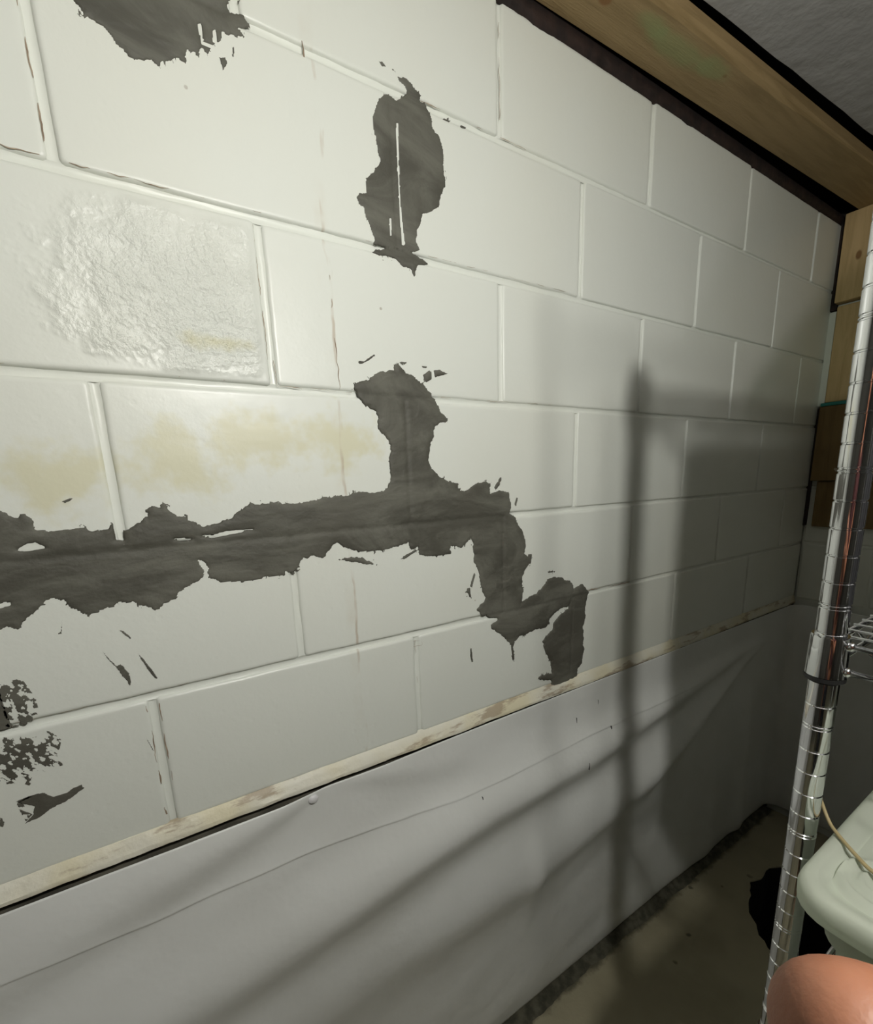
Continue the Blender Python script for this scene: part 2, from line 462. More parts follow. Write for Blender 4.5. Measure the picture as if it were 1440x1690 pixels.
crack([(-0.62, 0.611), (-0.25, 0.611)], 0.0025, 3, 0.45)
crack([(hb - 0.0015, 1.195), (hb - 0.001, 1.03)], 0.004, 4, 0.35)
crack([(0.05, 1.018), (0.26, 1.018)], 0.006, 5, 0.55)
crack([(-BW - 0.006, 1.0), (-BW - 0.005, 0.83)], 0.005, 6, 0.5)
crack([(-BW - 0.007, 0.195), (-BW - 0.007, 0.03)], 0.005, 7, 0.3)
crack([(-BW + 0.007, 0.195), (-BW + 0.007, 0.03)], 0.005, 8, 0.3)
crack([(0.46, 0.213), (0.66, 0.209)], 0.006, 9, 0.3)
crack([(-0.003, 0.195), (0.001, 0.02)], 0.004, 10, 0.45)
crack([(0.07, 0.608), (0.34, 0.610)], 0.0025, 11, 0.45)
crack([(-0.75, 0.213), (-0.2, 0.213)], 0.003, 12, 0.45)
crack([(-0.55, 0.816), (-0.30, 0.816)], 0.0035, 13, 0.4)
crack([(-0.30, 0.816), (0.40, 0.817)], 0.002, 14, 0.45)
crack([(-0.146, 1.19), (-0.143, 1.03)], 0.010, 15, 0.25)
crack([(-0.127, 1.15), (-0.122, 0.985)], 0.008, 16, 0.3)
crack([(-0.112, 0.76), (-0.108, 0.61)], 0.006, 17, 0.5)
crack([(-0.025, 0.195), (0.012, 0.192), (0.012, 0.183), (-0.02, 0.184)], 0.0022, 18, 0.35)

# ---- the ledge where the first course stands
def ledge():
    prof = [(0.003, 0.0165), (-0.0015, 0.0145), (-0.0060, 0.0065), (-0.0098, -0.0015), (-0.0105, -0.0035), (-0.0102, -0.0088), (0.006, -0.0102)]
    k = 330; vs_, fs = [], []
    x0, x1 = -1.85, CORNER_X
    for i in range(k + 1):
        x = x0 + (x1 - x0) * i / k
        fade = 1.0 if x < 0.6 else max(0.45, 1.0 - (x - 0.6) * 0.9)
        sag = -0.008 * min(1.0, max(0.0, (x + 0.4) / 1.4))
        for q, (y, z) in enumerate(prof):
            j1 = float(fbm(x * 22, q * 0.7, 5, 4)); j2 = float(fbm(x * 30, q * 0.9 + 7, 9, 4))
            vs_.append((x, y * fade + j1 * 0.0011, z + j2 * 0.0018 + sag * (0.2 if q == 0 else 1)))
    m = len(prof)
    for i in range(k):
        for q in range(m - 1):
            fs.append((i * m + q, i * m + q + 1, (i + 1) * m + q + 1, (i + 1) * m + q))
    o = mesh_obj('trim_1', vs_, fs, M['ledge'], None, True)
    o.data.set_sharp_from_angle(angle=math.radians(38))
    return struct(o)
ledge()

# ---- foundation behind the sheet, far wall, other walls, ceiling, floor
bm = bmesh.new(); add_box(bm, (-1.9, 0.006, FLOOR_Z - 0.05), (CORNER_X + 0.2, 0.19, -0.021))
struct(bm_obj('wall_foundation', bm, M['foundation']))
bm = bmesh.new(); add_box(bm, (CORNER_X + 0.0045, -3.2, FLOOR_Z - 0.05), (CORNER_X + 0.2, 0.0, 1.206))
wall_far = struct(bm_obj('wall_back', bm, M['clean']))
far = lambda a, d, b: (CORNER_X + d, -a, b)
for r in range(6):
    off = 0.0 if r % 2 == 1 else 0.5
    ys = [0.0] + [v for v in [(k + off) * BW for k in range(0, 4)] if v > 0.05]
    for i in range(len(ys) - 1):
        block(ys[i], ys[i + 1], JZ[r], JZ[r + 1], 500 + r * 10 + i, 'concrete_block', M['clean'], far, wall_far)
bm = bmesh.new(); add_box(bm, (-1.9, -3.3, FLOOR_Z - 0.05), (CORNER_X + 0.2, -3.2, 1.45)); struct(bm_obj('wall_right', bm, M['room']))
bm = bmesh.new(); add_box(bm, (-2.0, -3.3, FLOOR_Z - 0.05), (-1.9, 0.19, 1.45)); struct(bm_obj('wall_front', bm, M['room']))
# ceiling sheet stops short of the wall, leaving a dark slot beside the ledger board
def ceiling():
    bm = bmesh.new()
    n = 60; lo = []; hi = []
    for i in range(n + 1):
        x = -1.9 + (CORNER_X + 1.9) * i / n
        y = -0.101 - 0.048 * x + float(fbm(np.array(x * 14), np.array(0.3), 3, 4)) * 0.004
        lo.append(bm.verts.new((x, y, CEIL_Z))); hi.append(bm.verts.new((x, y, CEIL_Z + 0.013)))
    a = bm.verts.new((-1.9, -3.2, CEIL_Z)); b = bm.verts.new((CORNER_X, -3.2, CEIL_Z))
    a2 = bm.verts.new((-1.9, -3.2, CEIL_Z + 0.013)); b2 = bm.verts.new((CORNER_X, -3.2, CEIL_Z + 0.013))
    bm.faces.new([a] + [b] + lo[::-1]); bm.faces.new([a2] + hi + [b2])
    for i in range(n): bm.faces.new((lo[i], lo[i + 1], hi[i + 1], hi[i]))
    return struct(bm_obj('ceiling', bm, M['ceiling']))
ceil = ceiling()
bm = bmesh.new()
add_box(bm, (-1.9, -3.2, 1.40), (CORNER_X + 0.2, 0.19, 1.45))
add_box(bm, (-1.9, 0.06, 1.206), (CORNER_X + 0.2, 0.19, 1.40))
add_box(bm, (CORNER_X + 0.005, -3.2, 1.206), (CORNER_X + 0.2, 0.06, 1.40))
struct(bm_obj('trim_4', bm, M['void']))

# sump pit position, floor with a broken round hole
PIT = (1.20, -0.43); PR = 0.288
rim = []
for k in range(96):
    a = 2 * math.pi * k / 96
    rr = PR + float(fbm(np.array(math.cos(a) * 9), np.array(math.sin(a) * 9), 21, 4)) * 0.016
    rim.append((PIT[0] + rr * math.cos(a), PIT[1] + rr * math.sin(a)))
bm = bmesh.new()
ov = [bm.verts.new((x, y, FLOOR_Z)) for x, y in ((-1.9, -3.2), (CORNER_X + 0.0, -3.2), (CORNER_X + 0.0, 0.006), (-1.9, 0.006))]
iv = [bm.verts.new((x, y, FLOOR_Z)) for x, y in rim]
es = [bm.edges.new((ov[i], ov[(i + 1) % 4])) for i in range(4)] + [bm.edges.new((iv[i], iv[(i + 1) % 96])) for i in range(96)]
bmesh.ops.triangle_fill(bm, use_beauty=True, edges=es)
lv = [bm.verts.new((x, y, FLOOR_Z - 0.004)) for x, y in rim]
for i in range(96): bm.faces.new((iv[i], lv[i], lv[(i + 1) % 96], iv[(i + 1) % 96]))
bmesh.ops.recalc_face_normals(bm, faces=bm.faces)
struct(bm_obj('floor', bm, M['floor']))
# pit basin
bm = bmesh.new()
top = [bm.verts.new((x, y, FLOOR_Z - 0.004)) for x, y in rim]
bot = [bm.verts.new((PIT[0] + (x - PIT[0]) * 0.96, PIT[1] + (y - PIT[1]) * 0.96, FLOOR_Z - 0.5)) for x, y in rim]
for i in range(96): bm.faces.new((top[i], top[(i + 1) % 96], bot[(i + 1) % 96], bot[i]))
bm.faces.new(bot)
tag(bm_obj('sump_pit', bm, M['pit']), 'round black pit with a broken edge sunk in the floor behind the chrome post', 'pit')

# ---- grime along the foot of the wall
def grime():
    k = 700; vs_, fs = [], []
    for i in range(k + 1):
        x = -1.9 + (CORNER_X + 1.88) * i / k
        f = lambda fr, o, sd: float(fbm(np.array(x * fr), np.array(o), sd, 4))
        w = 0.024 + 0.009 * f(9, 0.5, 31)
        h = 0.012 + 0.004 * f(8, 2.5, 35)
        vs_ += [(x, 0.005, FLOOR_Z + h * 1.3), (x, -w * 0.45 + 0.002 * f(40, 1, 36), FLOOR_Z + h * 0.7 + 0.002 * f(55, 4, 37)), (x, -w * 0.8 + 0.003 * f(45, 7, 38), FLOOR_Z + h * 0.25 + 0.0015 * f(60, 9, 39)), (x, -w - 0.003 * f(50, 11, 40), FLOOR_Z - 0.001)]
    for i in range(k):
        for q in range(3): fs.append((i * 4 + q, i * 4 + q + 1, (i + 1) * 4 + q + 1, (i + 1) * 4 + q))
    o = mesh_obj('grime_line', vs_, fs, M['grime'], None, True)
    o['kind'] = 'stuff'
    return tag(o, 'dark damp grime line along the foot of the wall', 'grime')
grime()

# ================================================================== white sheet over the lower wall
def sheet():
    S0, S1 = -1.85, CORNER_X - 0.05
    RC = 0.045
    sa = S1; sb = S1 + RC * math.pi / 2; send = sb + 0.55
    s = np.concatenate([np.arange(S0, -0.8, 0.02), np.arange(-0.8, sa, 0.008), np.linspace(sa, sb, 9), np.arange(sb + 0.01, send, 0.02)])
    z = np.concatenate([np.linspace(0, 0.09, 22, endpoint=False), np.linspace(0.09, 0.17, 64, endpoint=False), np.linspace(0.17, 1.0, 125)])
    Sg, Tg = np.meshgrid(s, z, indexing='ij')
    bot = FLOOR_Z + 0.030 + 0.006 * fbm(Sg * 7, Sg * 0 + 3, 41, 3)
    top = -0.0165
    Z = top + (bot - top) * Tg
    X = np.minimum(Sg, CORNER_X)
    def fold(xs, zs, amp, wid, shift):
        c = np.interp(X, xs, zs)
        a = np.interp(X, xs, amp); w = np.interp(X, xs, wid)
        d = (Z - c - w * shift) / w
        # steep on the underside, long slope above
        up = np.where(d > 0, d * 0.7, d * 0.9)
        return a * np.exp(-up * up)
    N = 0.009 + 0.004 * fbm(Sg * 1.6, Z * 2.2, 51, 3) * np.clip((top - Z) / 0.05, 0, 1)
    slack = np.clip((top - Z) / 0.12, 0, 1)
    f1 = fold([-1.2, -0.6, -0.44, -0.25, 0.0, 0.15, 0.46, 0.79, 1.05, 1.21, 1.4], [-0.42, -0.335, -0.315, -0.295, -0.254, -0.238, -0.233, -0.189, -0.150, -0.124, -0.11],
              [0.010, 0.013, 0.014, 0.017, 0.020, 0.020, 0.018, 0.014, 0.010, 0.006, 0.0], [0.075, 0.065, 0.062, 0.06, 0.056, 0.052, 0.044, 0.034, 0.024, 0.018, 0.014], 0.75)
    f2 = fold([-1.2, -0.5, -0.09, 0.24, 0.52, 0.73, 0.93, 1.10, 1.22, 1.4], [-0.60, -0.52, -0.475, -0.484, -0.437, -0.397, -0.315, -0.225, -0.169, -0.12],
              [0.004, 0.006, 0.011, 0.015, 0.018, 0.019, 0.016, 0.012, 0.007, 0.0], [0.10, 0.09, 0.08, 0.075, 0.066, 0.056, 0.044, 0.030, 0.020, 0.014], 0.75)
    # pull from the cap nail near X = -0.2
    f3 = fold([-0.9, -0.62, -0.42, -0.26, -0.19], [-0.19, -0.135, -0.085, -0.04, -0.022], [0.0, 0.006, 0.008, 0.006, 0.0], [0.06, 0.05, 0.038, 0.022, 0.01], 0.7)
    rip = 0.0045 * fbm((Z - 0.24 * X) * 9.0, X * 0.9 + 3, 65, 2) * slack * np.interp(X, [0.5, 0.9], [1, 0.3])
    f4 = fold([-0.18, -0.08, 0.1, 0.4], [-0.022, -0.05, -0.10, -0.17], [0.0, 0.005, 0.004, 0.0], [0.01, 0.022, 0.03, 0.03], 0.7)
    # vertical slack near the far corner
    vf = 0.010 * np.exp(-((Sg - 1.33 + (Z + 0.5) * 0.05) / 0.035) ** 2) * np.clip((-0.1 - Z) / 0.25, 0, 1) + 0.007 * np.exp(-((Sg - 1.12) / 0.05) ** 2) * np.clip((-0.25 - Z) / 0.3, 0, 1)
    vf = vf + 0.012 * np.exp(-((Sg - 0.27) / 0.030) ** 2) * np.exp(-((Z + 0.47) / 0.13) ** 2) * 0.8
    N = N + 2.0 * f1 + 2.1 * f2 + 1.5 * f3 + f4 + vf + rip
    # crease across the sheet, a small fold-over
    cz = np.interp(X, [-1.2, -0.61, -0.45, -0.235, 0.058, 0.237, 0.547, 0.9], [-0.09, -0.104, -0.119, -0.121, -0.141, -0.142, -0.143, -0.14])
    cz = cz + 0.0015 * fbm(Sg * 16, Sg * 0, 61, 2)
    d = Z - cz
    N = N + (0.0022 + 0.0014 * fbm(Sg * 5, Sg * 0 + 2, 63, 2)) / (1 + np.exp(-np.clip(d / 0.0008, -40, 40))) * np.exp(-np.clip(d, 0, 1) / 0.014) * np.interp(X, [0.75, 1.0], [1, 0])
    # bottom turns in to the floor
    N = N - 0.006 * np.clip((Tg - 0.93) / 0.07, 0, 1) ** 2
    nx = np.where(Sg < sa, 0.0, np.where(Sg < sb, np.sin(np.clip((Sg - sa) / RC, 0, math.pi / 2)), 1.0))
    ny = np.where(Sg < sa, 1.0, np.where(Sg < sb, np.cos(np.clip((Sg - sa) / RC, 0, math.pi / 2)), 0.0))
    ang = np.clip((Sg - sa) / RC, 0, math.pi / 2)
    bx = np.where(Sg < sa, Sg, S1 + RC * np.sin(ang)); by = np.where(Sg < sa, 0.0, -RC * (1 - np.cos(ang)))
    by = np.where(Sg > sb, -RC - (Sg - sb), by)
    PX = bx - nx * N; PY = by - ny * N
    V = np.stack([PX, PY, Z], -1).reshape(-1, 3)
    ns, nz = Sg.shape
    ii, jj = np.meshgrid(np.arange(ns - 1), np.arange(nz - 1), indexing='ij')
    a = (ii * nz + jj).ravel()
    F = np.stack([a, a + 1, a + nz + 1, a + nz], 1)
    o = mesh_obj('plastic_sheet', V.tolist(), F.tolist(), M['sheet'], None, True)
    md = o.modifiers.new('thickness', 'SOLIDIFY'); md.thickness = 0.0008; md.offset = -1
    return tag(o, 'white plastic sheet with slanting folds hung below the ledge over the lower wall', 'plastic sheet')
SH = sheet()
_sv = np.array([v.co[:] for v in SH.data.vertices])
def sheet_y(x, z):
    return float(_sv[np.argmin((_sv[:, 0] - x) ** 2 + (_sv[:, 2] - z) ** 2), 1])
# cap nail holding the sheet
bm = bmesh.new()
bmesh.ops.create_uvsphere(bm, u_segments=20, v_segments=10, radius=1.0)
for v in bm.verts: v.co = Vector((-0.213 + v.co.x * 0.0085, sheet_y(-0.213, -0.030) - 0.001 + v.co.y * 0.0045, -0.028 + v.co.z * 0.0075))
o = bm_obj('cap_nail', bm, M['white_button'], SH, True); o['label'] = 'round white plastic cap nail'
# small dark nicks in the sheet
for (x, z, w, h) in ((0.53, -0.148, 0.004, 0.016), (0.42, -0.100, 0.002, 0.022), (0.43, -0.205, 0.0025, 0.020), (0.50, -0.075, 0.002, 0.014), (0.115, -0.158, 0.0025, 0.011)):
    bm = bmesh.new()
    y = sheet_y(x, z) - 0.0006
    vv = [bm.verts.new((x + a * w, y + dy_, z + b * h)) for dy_ in (0, 0.012) for a, b in ((-0.5, 0.5), (0.1, 0.45), (0.5, -0.1), (0.35, -0.5), (-0.1, -0.2))]
    bm.faces.new(vv[:5][::-1])
    for i in range(5): bm.faces.new((vv[i], vv[(i + 1) % 5], vv[5 + (i + 1) % 5], vv[5 + i]))
    bm_obj('nick', bm, M['scuff'], SH)

# ================================================================== cement repairs
PATCH = {
  'top_patch': [[(-356,992),(-362,978),(-364,967),(-360,958),(-358,954),(-351,955),(-340,951),(-331,942),(-321,934),(-309,934),(-301,939),(-295,936),(-287,943),(-279,946),(-272,951),(-266,949),(-262,963),(-255,963),(-250,961),(-246,970),(-240,964),(-237,971),(-234,978),(-223,984),(-219,994),(-209,995),(-195,1000),(-202,1006),(-187,1012),(-188,1017),(-196,1021),(-210,1018),(-212,1024),(-207,1031),(-211,1047),(-228,1052),(-241,1065),(-264,1051),(-281,1056),(-306,1034),(-326,1027),(-339,1007)],[(-228,968),(-220,972),(-218,966),(-225,956)],[(-211,984),(-209,985),(-211,974),(-212,975)],[(-200,1034),(-196,1036),(-199,1032)]],
  'top_holes': [[(-247,992),(-244,993),(-243,977),(-234,977),(-235,974),(-245,974)],[(-231,993),(-228,994),(-229,982),(-232,980)]],
  'oval_patch': [[(-19,997),(-5,1008),(8,1005),(19,1011),(33,1022),(47,1019),(58,1017),(61,1012),(68,1008),(71,990),(84,981),(89,967),(88,946),(92,923),(83,905),(78,889),(57,875),(47,871),(44,858),(36,849),(34,831),(41,821),(22,815),(3,815),(-40,812),(-38,819),(-44,834),(-52,851),(-52,857),(-60,859),(-62,868),(-56,874),(-47,877),(-46,894),(-36,903),(-25,915),(-21,921),(-25,933),(-26,950),(-30,951),(-29,972),(-25,983)],[(-43,803),(-11,814),(18,814),(36,813),(57,805),(36,800),(28,783),(22,793),(9,792),(-1,800),(-19,802),(-33,800)],[(14,1034),(24,1037),(37,1034),(53,1025),(47,1016),(29,1020),(25,1027),(15,1030)],[(-17,1042),(-8,1043),(-4,1039),(-11,1037)],[(4,1040),(8,1041),(11,1038),(7,1038)],[(89,1009),(103,1010),(103,1007),(91,1007)],[(123,1010),(133,1011),(133,1009),(124,1007)]],
  'oval_holes': [[(8,976),(11,977),(9,922),(9,868),(13,823),(9,822),(7,878),(7,932)],[(-11,852),(-8,853),(-9,831),(-11,830)]],
  'big_patch': [[(-602,433),(-589,447),(-575,448),(-560,458),(-549,456),(-538,463),(-512,459),(-506,454),(-499,450),(-495,453),(-489,449),(-486,444),(-486,436),(-481,433),(-470,431),(-456,432),(-446,434),(-440,435),(-439,431),(-428,428),(-419,430),(-414,438),(-412,432),(-403,426),(-391,433),(-379,440),(-376,450),(-370,455),(-361,452),(-357,460),(-354,455),(-354,452),(-346,442),(-335,437),(-321,427),(-312,424),(-298,427),(-282,433),(-267,443),(-253,450),(-233,450),(-218,451),(-204,448),(-186,446),(-160,444),(-167,377),(-187,366),(-192,360),(-202,349),(-211,347),(-215,354),(-221,345),(-244,345),(-262,343),(-276,342),(-290,346),(-303,346),(-316,354),(-321,362),(-329,353),(-342,347),(-356,339),(-360,332),(-374,329),(-386,318),(-395,328),(-408,336),(-421,339),(-428,334),(-437,332),(-444,332),(-455,327),(-462,331),(-469,339),(-474,348),(-481,353),(-490,353),(-500,342),(-515,330),(-519,323),(-530,327),(-536,325),(-552,323),(-564,340),(-573,356),(-584,365),(-593,391),(-603,399)],[(-222,450),(-207,449),(-191,446),(-171,449),(-147,454),(-122,455),(-104,456),(-85,461),(-70,458),(-46,460),(-38,465),(-32,484),(-33,505),(-30,526),(-33,538),(-42,546),(-51,556),(-48,573),(-53,581),(-68,587),(-78,597),(-81,607),(-88,611),(-86,619),(-76,623),(-57,629),(-45,638),(-26,642),(-16,643),(-16,652),(-9,655),(-2,650),(6,642),(26,634),(42,623),(54,608),(61,598),(71,584),(84,572),(66,566),(57,561),(52,544),(44,526),(41,508),(47,493),(60,482),(71,476),(85,470),(100,466),(104,454),(119,453),(139,464),(165,469),(173,463),(175,447),(203,450),(219,445),(225,419),(222,406),(236,397),(248,378),(260,359),(266,336),(260,323),(276,310),(273,297),(261,287),(255,269),(258,245),(254,222),(243,186),(183,195),(166,208),(150,211),(136,225),(139,231),(159,239),(161,245),(151,262),(146,285),(141,307),(133,321),(132,355),(127,366),(106,351),(81,356),(81,342),(61,340),(33,342),(15,347),(12,361),(-2,357),(-6,371),(-27,366),(-52,363),(-73,363),(-100,366),(-125,378),(-132,386),(-147,373),(-155,362),(-165,365),(-172,368),(-183,365),(-191,370),(-198,349),(-209,347),(-214,354),(-218,344),(-234,346)],[(136,228),(149,237),(182,220),(222,206),(258,223),(276,229),(295,233),(314,246),(327,258),(343,261),(363,258),(377,254),(384,248),(398,246),(409,234),(411,226),(407,210),(400,193),(390,185),(369,186),(342,173),(335,165),(336,157),(319,152),(290,153),(265,147),(246,147),(235,139),(231,128),(222,135),(216,144),(207,153),(187,171),(173,181),(172,190),(187,194),(187,199),(171,203),(149,215),(136,224)],[(400,213),(411,226),(428,230),(437,233),(450,223),(460,206),(453,189),(451,168),(453,149),(445,127),(450,99),(447,84),(453,74),(448,62),(447,37),(432,30),(430,9),(413,6),(408,-5),(431,-15),(416,-18),(368,-15),(353,-14),(322,1),(332,6),(346,7),(344,23),(328,27),(301,36),(308,42),(331,42),(345,39),(343,61),(334,81),(324,94),(320,110),(316,122),(329,133),(346,142),(349,157),(363,169),(383,176),(394,181),(400,193)],[(-132,358),(-112,359),(-93,355),(-76,347),(-69,341),(-94,346),(-120,353)],[(-22,345),(-11,351),(7,358),(14,357),(-2,349),(-16,343)],[(37,641),(48,649),(54,648),(54,636),(42,630)],[(57,650),(70,652),(87,647),(74,643),(60,639)],[(-76,651),(-66,652),(-49,664),(-47,661),(-63,651),(-74,647)],[(185,456),(197,475),(203,474),(197,460),(186,450)],[(234,421),(239,435),(243,434),(238,416)],[(326,275),(341,276),(354,271),(331,272)],[(-7,657),(7,658),(9,657),(-4,654)],[(35,655),(44,655),(44,652),(37,652)],[(114,272),(122,273),(126,251),(121,254),(116,263)],[(122,275),(133,300),(136,295),(127,272)],[(120,151),(123,151),(126,122),(123,121),(120,133)],[(270,320),(282,319),(279,297),(272,299)],[(225,134),(230,133),(234,100),(229,99)]],
  'big_holes': [[(-413,458),(-403,457),(-405,415),(-413,416)],[(-327,380),(-322,378),(-316,367),(-320,363),(-325,373)],[(-506,414),(-496,420),(-489,421),(-481,414),(-490,412),(-501,412)],[(-351,411),(-341,411),(-330,409),(-334,407),(-346,408)],[(-318,412),(-306,412),(-287,416),(-254,415),(-282,411),(-306,408)],[(-530,356),(-522,356),(-522,353),(-531,352)],[(171,203),(187,200),(190,196),(187,193),(172,190),(165,198)]],
  'smear_solid': [[(-577,239),(-572,254),(-560,257),(-548,255),(-548,241),(-547,229),(-545,212),(-546,209),(-557,209),(-567,212),(-575,220)],[(-559,115),(-547,118),(-533,117),(-525,108),(-512,108),(-496,113),(-494,107),(-509,98),(-528,93),(-542,86),(-556,84),(-547,93),(-544,102)],[(-450,286),(-445,274),(-436,258),(-432,261),(-429,253),(-426,245),(-425,235),(-427,228),(-431,239),(-436,251),(-440,259),(-445,270)],[(-421,294),(-418,293),(-416,290),(-418,289)],[(-576,102),(-574,101),(-573,94),(-575,88),(-578,91)],[(-412,269),(-406,258),(-399,241),(-395,229),(-399,230),(-405,244),(-410,259)],[(-428,304),(-423,302),(-416,292),(-417,289),(-423,296)],[(-488,311),(-484,314),(-480,328),(-480,327),(-483,310)],[(-458,465),(-450,468),(-447,468),(-450,465),(-455,463)],[(-421,153),(-419,149),(-414,128),(-416,131)]],
  'smear_speck': [[(-590,254),(-578,270),(-563,275),(-545,274),(-539,271),(-526,262),(-519,238),(-519,226),(-520,213),(-529,208),(-550,210),(-575,216),(-588,233)],[(-599,182),(-591,197),(-574,201),(-558,200),(-533,195),(-511,196),(-505,179),(-511,160),(-509,145),(-521,145),(-533,141),(-544,131),(-553,139),(-569,142),(-586,145),(-598,162)],[(-560,116),(-547,118),(-536,117),(-541,99),(-547,93),(-555,86),(-557,98)]],
}

def sd_poly(px, pz, poly):
    poly = np.array(poly, float)
    d = np.full(px.shape, 1e9); inside = np.zeros(px.shape, bool)
    n = len(poly)
    for i in range(n):
        a = poly[i]; b = poly[(i + 1) % n]
        e = b - a; L = e @ e + 1e-9
        t = np.clip(((px - a[0]) * e[0] + (pz - a[1]) * e[1]) / L, 0, 1)
        dx = px - a[0] - t * e[0]; dz = pz - a[1] - t * e[1]
        d = np.minimum(d, dx * dx + dz * dz)
        c = ((a[1] > pz) != (b[1] > pz))
        if a[1] != b[1]:
            xi = a[0] + (pz - a[1]) * e[0] / (b[1] - a[1])
            inside ^= (c & (px < xi))
    d = np.sqrt(d)
    return np.where(inside, -d, d)
def cement(name, solids, holes=(), specks=(), res=1.5, thick=2.2, rag=2.2, seed=0, relief=1.0, label='', parent=None, mat=None, fringe=True):
    allp = np.array([q for p in list(solids) + list(specks) for q in p], float)
    x0, z0 = allp.min(0) - 8; x1, z1 = allp.max(0) + 8
    gx = np.arange(x0, x1, res); gz = np.arange(z0, z1, res)
    PX, PZ = np.meshgrid(gx, gz, indexing='ij')
    phi = np.full(PX.shape, 1e3)
    for p in solids:
        p_ = np.array(p, float)
        lo = p_.min(0) - 14; hi = p_.max(0) + 14
        i0, i1 = np.searchsorted(gx, [lo[0], hi[0]]); j0, j1 = np.searchsorted(gz, [lo[1], hi[1]])
        if i1 <= i0 or j1 <= j0: continue
        small = min(hi - lo) < 46
        s = sd_poly(PX[i0:i1, j0:j1], PZ[i0:i1, j0:j1], p)
        s = s + (0.35 if small else 1.0) * rag * (0.6 * fbm(PX[i0:i1, j0:j1] / 14.0, PZ[i0:i1, j0:j1] / 14.0, seed, 3) + 1.25 * fbm(PX[i0:i1, j0:j1] / 5.0, PZ[i0:i1, j0:j1] / 5.0, seed + 5, 4))
        phi[i0:i1, j0:j1] = np.minimum(phi[i0:i1, j0:j1], s)
    for p in specks:
        s = sd_poly(PX, PZ, p)
        nz = fbm((PX * 0.85 + PZ * 0.5) / 3.6, (PZ * 0.85 - PX * 0.5) / 7.0, seed + 9, 4)
        lev = 0.10 - np.clip(-s / 60.0, 0, 0.25)
        phi = np.minimum(phi, np.maximum(s, (lev - nz) * 4.5))
    if fringe:
        nz = fbm(PX / 3.2, PZ / 4.2, seed + 41, 3)
        msk = np.clip(fbm(PX / 26.0, PZ / 26.0, seed + 43, 2) * 3.0 + 0.1, -0.3, 1)
        phi = np.minimum(phi, np.maximum(phi - 5.5 * msk, (0.30 + 0.05 * np.clip(phi, 0, 9) - nz) * 4.0))
    for p in holes:
        s = sd_poly(PX, PZ, p) + 0.7 * fbm(PX / 5.0, PZ / 5.0, seed + 13, 3)
        phi = np.maximum(phi, -s)
    gxx, gzz = np.gradient(phi, res)
    g2 = np.maximum(gxx ** 2 + gzz ** 2, 0.15)
    ins = phi < 0
    cell = ins[:-1, :-1] | ins[1:, :-1] | ins[:-1, 1:] | ins[1:, 1:]
    step = np.clip(phi, 0, res) / g2
    VX = np.where(ins, PX, PX - gxx * step); VZ = np.where(ins, PZ, PZ - gzz * step)
    d = np.clip(-phi, 0, 60)
    h = thick * (1 - np.exp(-d / 3.5)) + relief * (0.9 * fbm(PX / 34.0, PZ / 20.0, seed + 3, 3) + 0.25 * fbm(PX / 7.0, PZ / 4.0, seed + 8, 3)) * (1 - np.exp(-d / 6.0))
    # strokes of the trowel
    h = h + relief * 0.5 * (1 - np.exp(-d / 8.0)) * np.sign(fbm(PX / 60.0, PZ / 28.0, seed + 31, 2)) * 0.35
    # sink over the joints below
    for jz in JZ[1:6]:
        h = h - 1.6 * np.exp(-((PZ - jz * 1000) / 5.0) ** 2) * (1 - np.exp(-d / 6.0))
    for r in range(6):
        off = 0.0 if r % 2 == 0 else 0.5
        inrow = (PZ > JZ[r] * 1000) & (PZ < JZ[r + 1] * 1000)
        for u in range(-3, 4):
            hx = (u + off) * BW * 1000
            h = h - np.where(inrow, 1.3 * np.exp(-((PX - hx) / 4.5) ** 2) * (1 - np.exp(-d / 6.0)), 0)
    h = np.where(ins, np.maximum(h, 0.25), -1.5) + 0.5
    idx = -np.ones(PX.shape, int)
    use = np.zeros(PX.shape, bool)
    use[:-1, :-1] |= cell; use[1:, :-1] |= cell; use[:-1, 1:] |= cell; use[1:, 1:] |= cell
    idx[use] = np.arange(use.sum())
    V = np.stack([VX[use] / 1000, -h[use] / 1000, VZ[use] / 1000], 1)
    ci, cj = np.nonzero(cell)
    F = np.stack([idx[ci, cj], idx[ci + 1, cj], idx[ci + 1, cj + 1], idx[ci, cj + 1]], 1)
    o = mesh_obj(name, V.tolist(), F.tolist(), mat or M['cement'], parent, True)
    if label: tag(o, label, 'cement patch', 'cement repairs on the block wall')
    return o
cement('cement_patch', PATCH['top_patch'], PATCH['top_holes'], seed=3, res=1.4, label='grey cement patch with a feathered edge, highest on the wall at the upper left')
cement('cement_patch', PATCH['oval_patch'], PATCH['oval_holes'], seed=11, res=1.2, thick=1.3, relief=0.5, rag=1.5, label='upright oval grey cement patch with a white line showing through it')
cement('cement_patch', PATCH['big_patch'], PATCH['big_holes'], seed=23, res=1.4, label='long branching grey cement repair following the joints down in steps to the ledge')
SM = cement('cement_smear', (), (), PATCH['smear_speck'], seed=37, res=0.7, fringe=False, thick=0.5, rag=1.0, relief=0.15, label='thin scraped grey cement smear with a sharp wedge, lowest on the wall at the left')

SM['kind'] = 'stuff'
for i, p in enumerate(PATCH['smear_solid']):
    cement('scraped_streak', [p], seed=60 + i, res=0.8, thick=0.5, rag=1.0, relief=0.15, parent=SM, fringe=False)

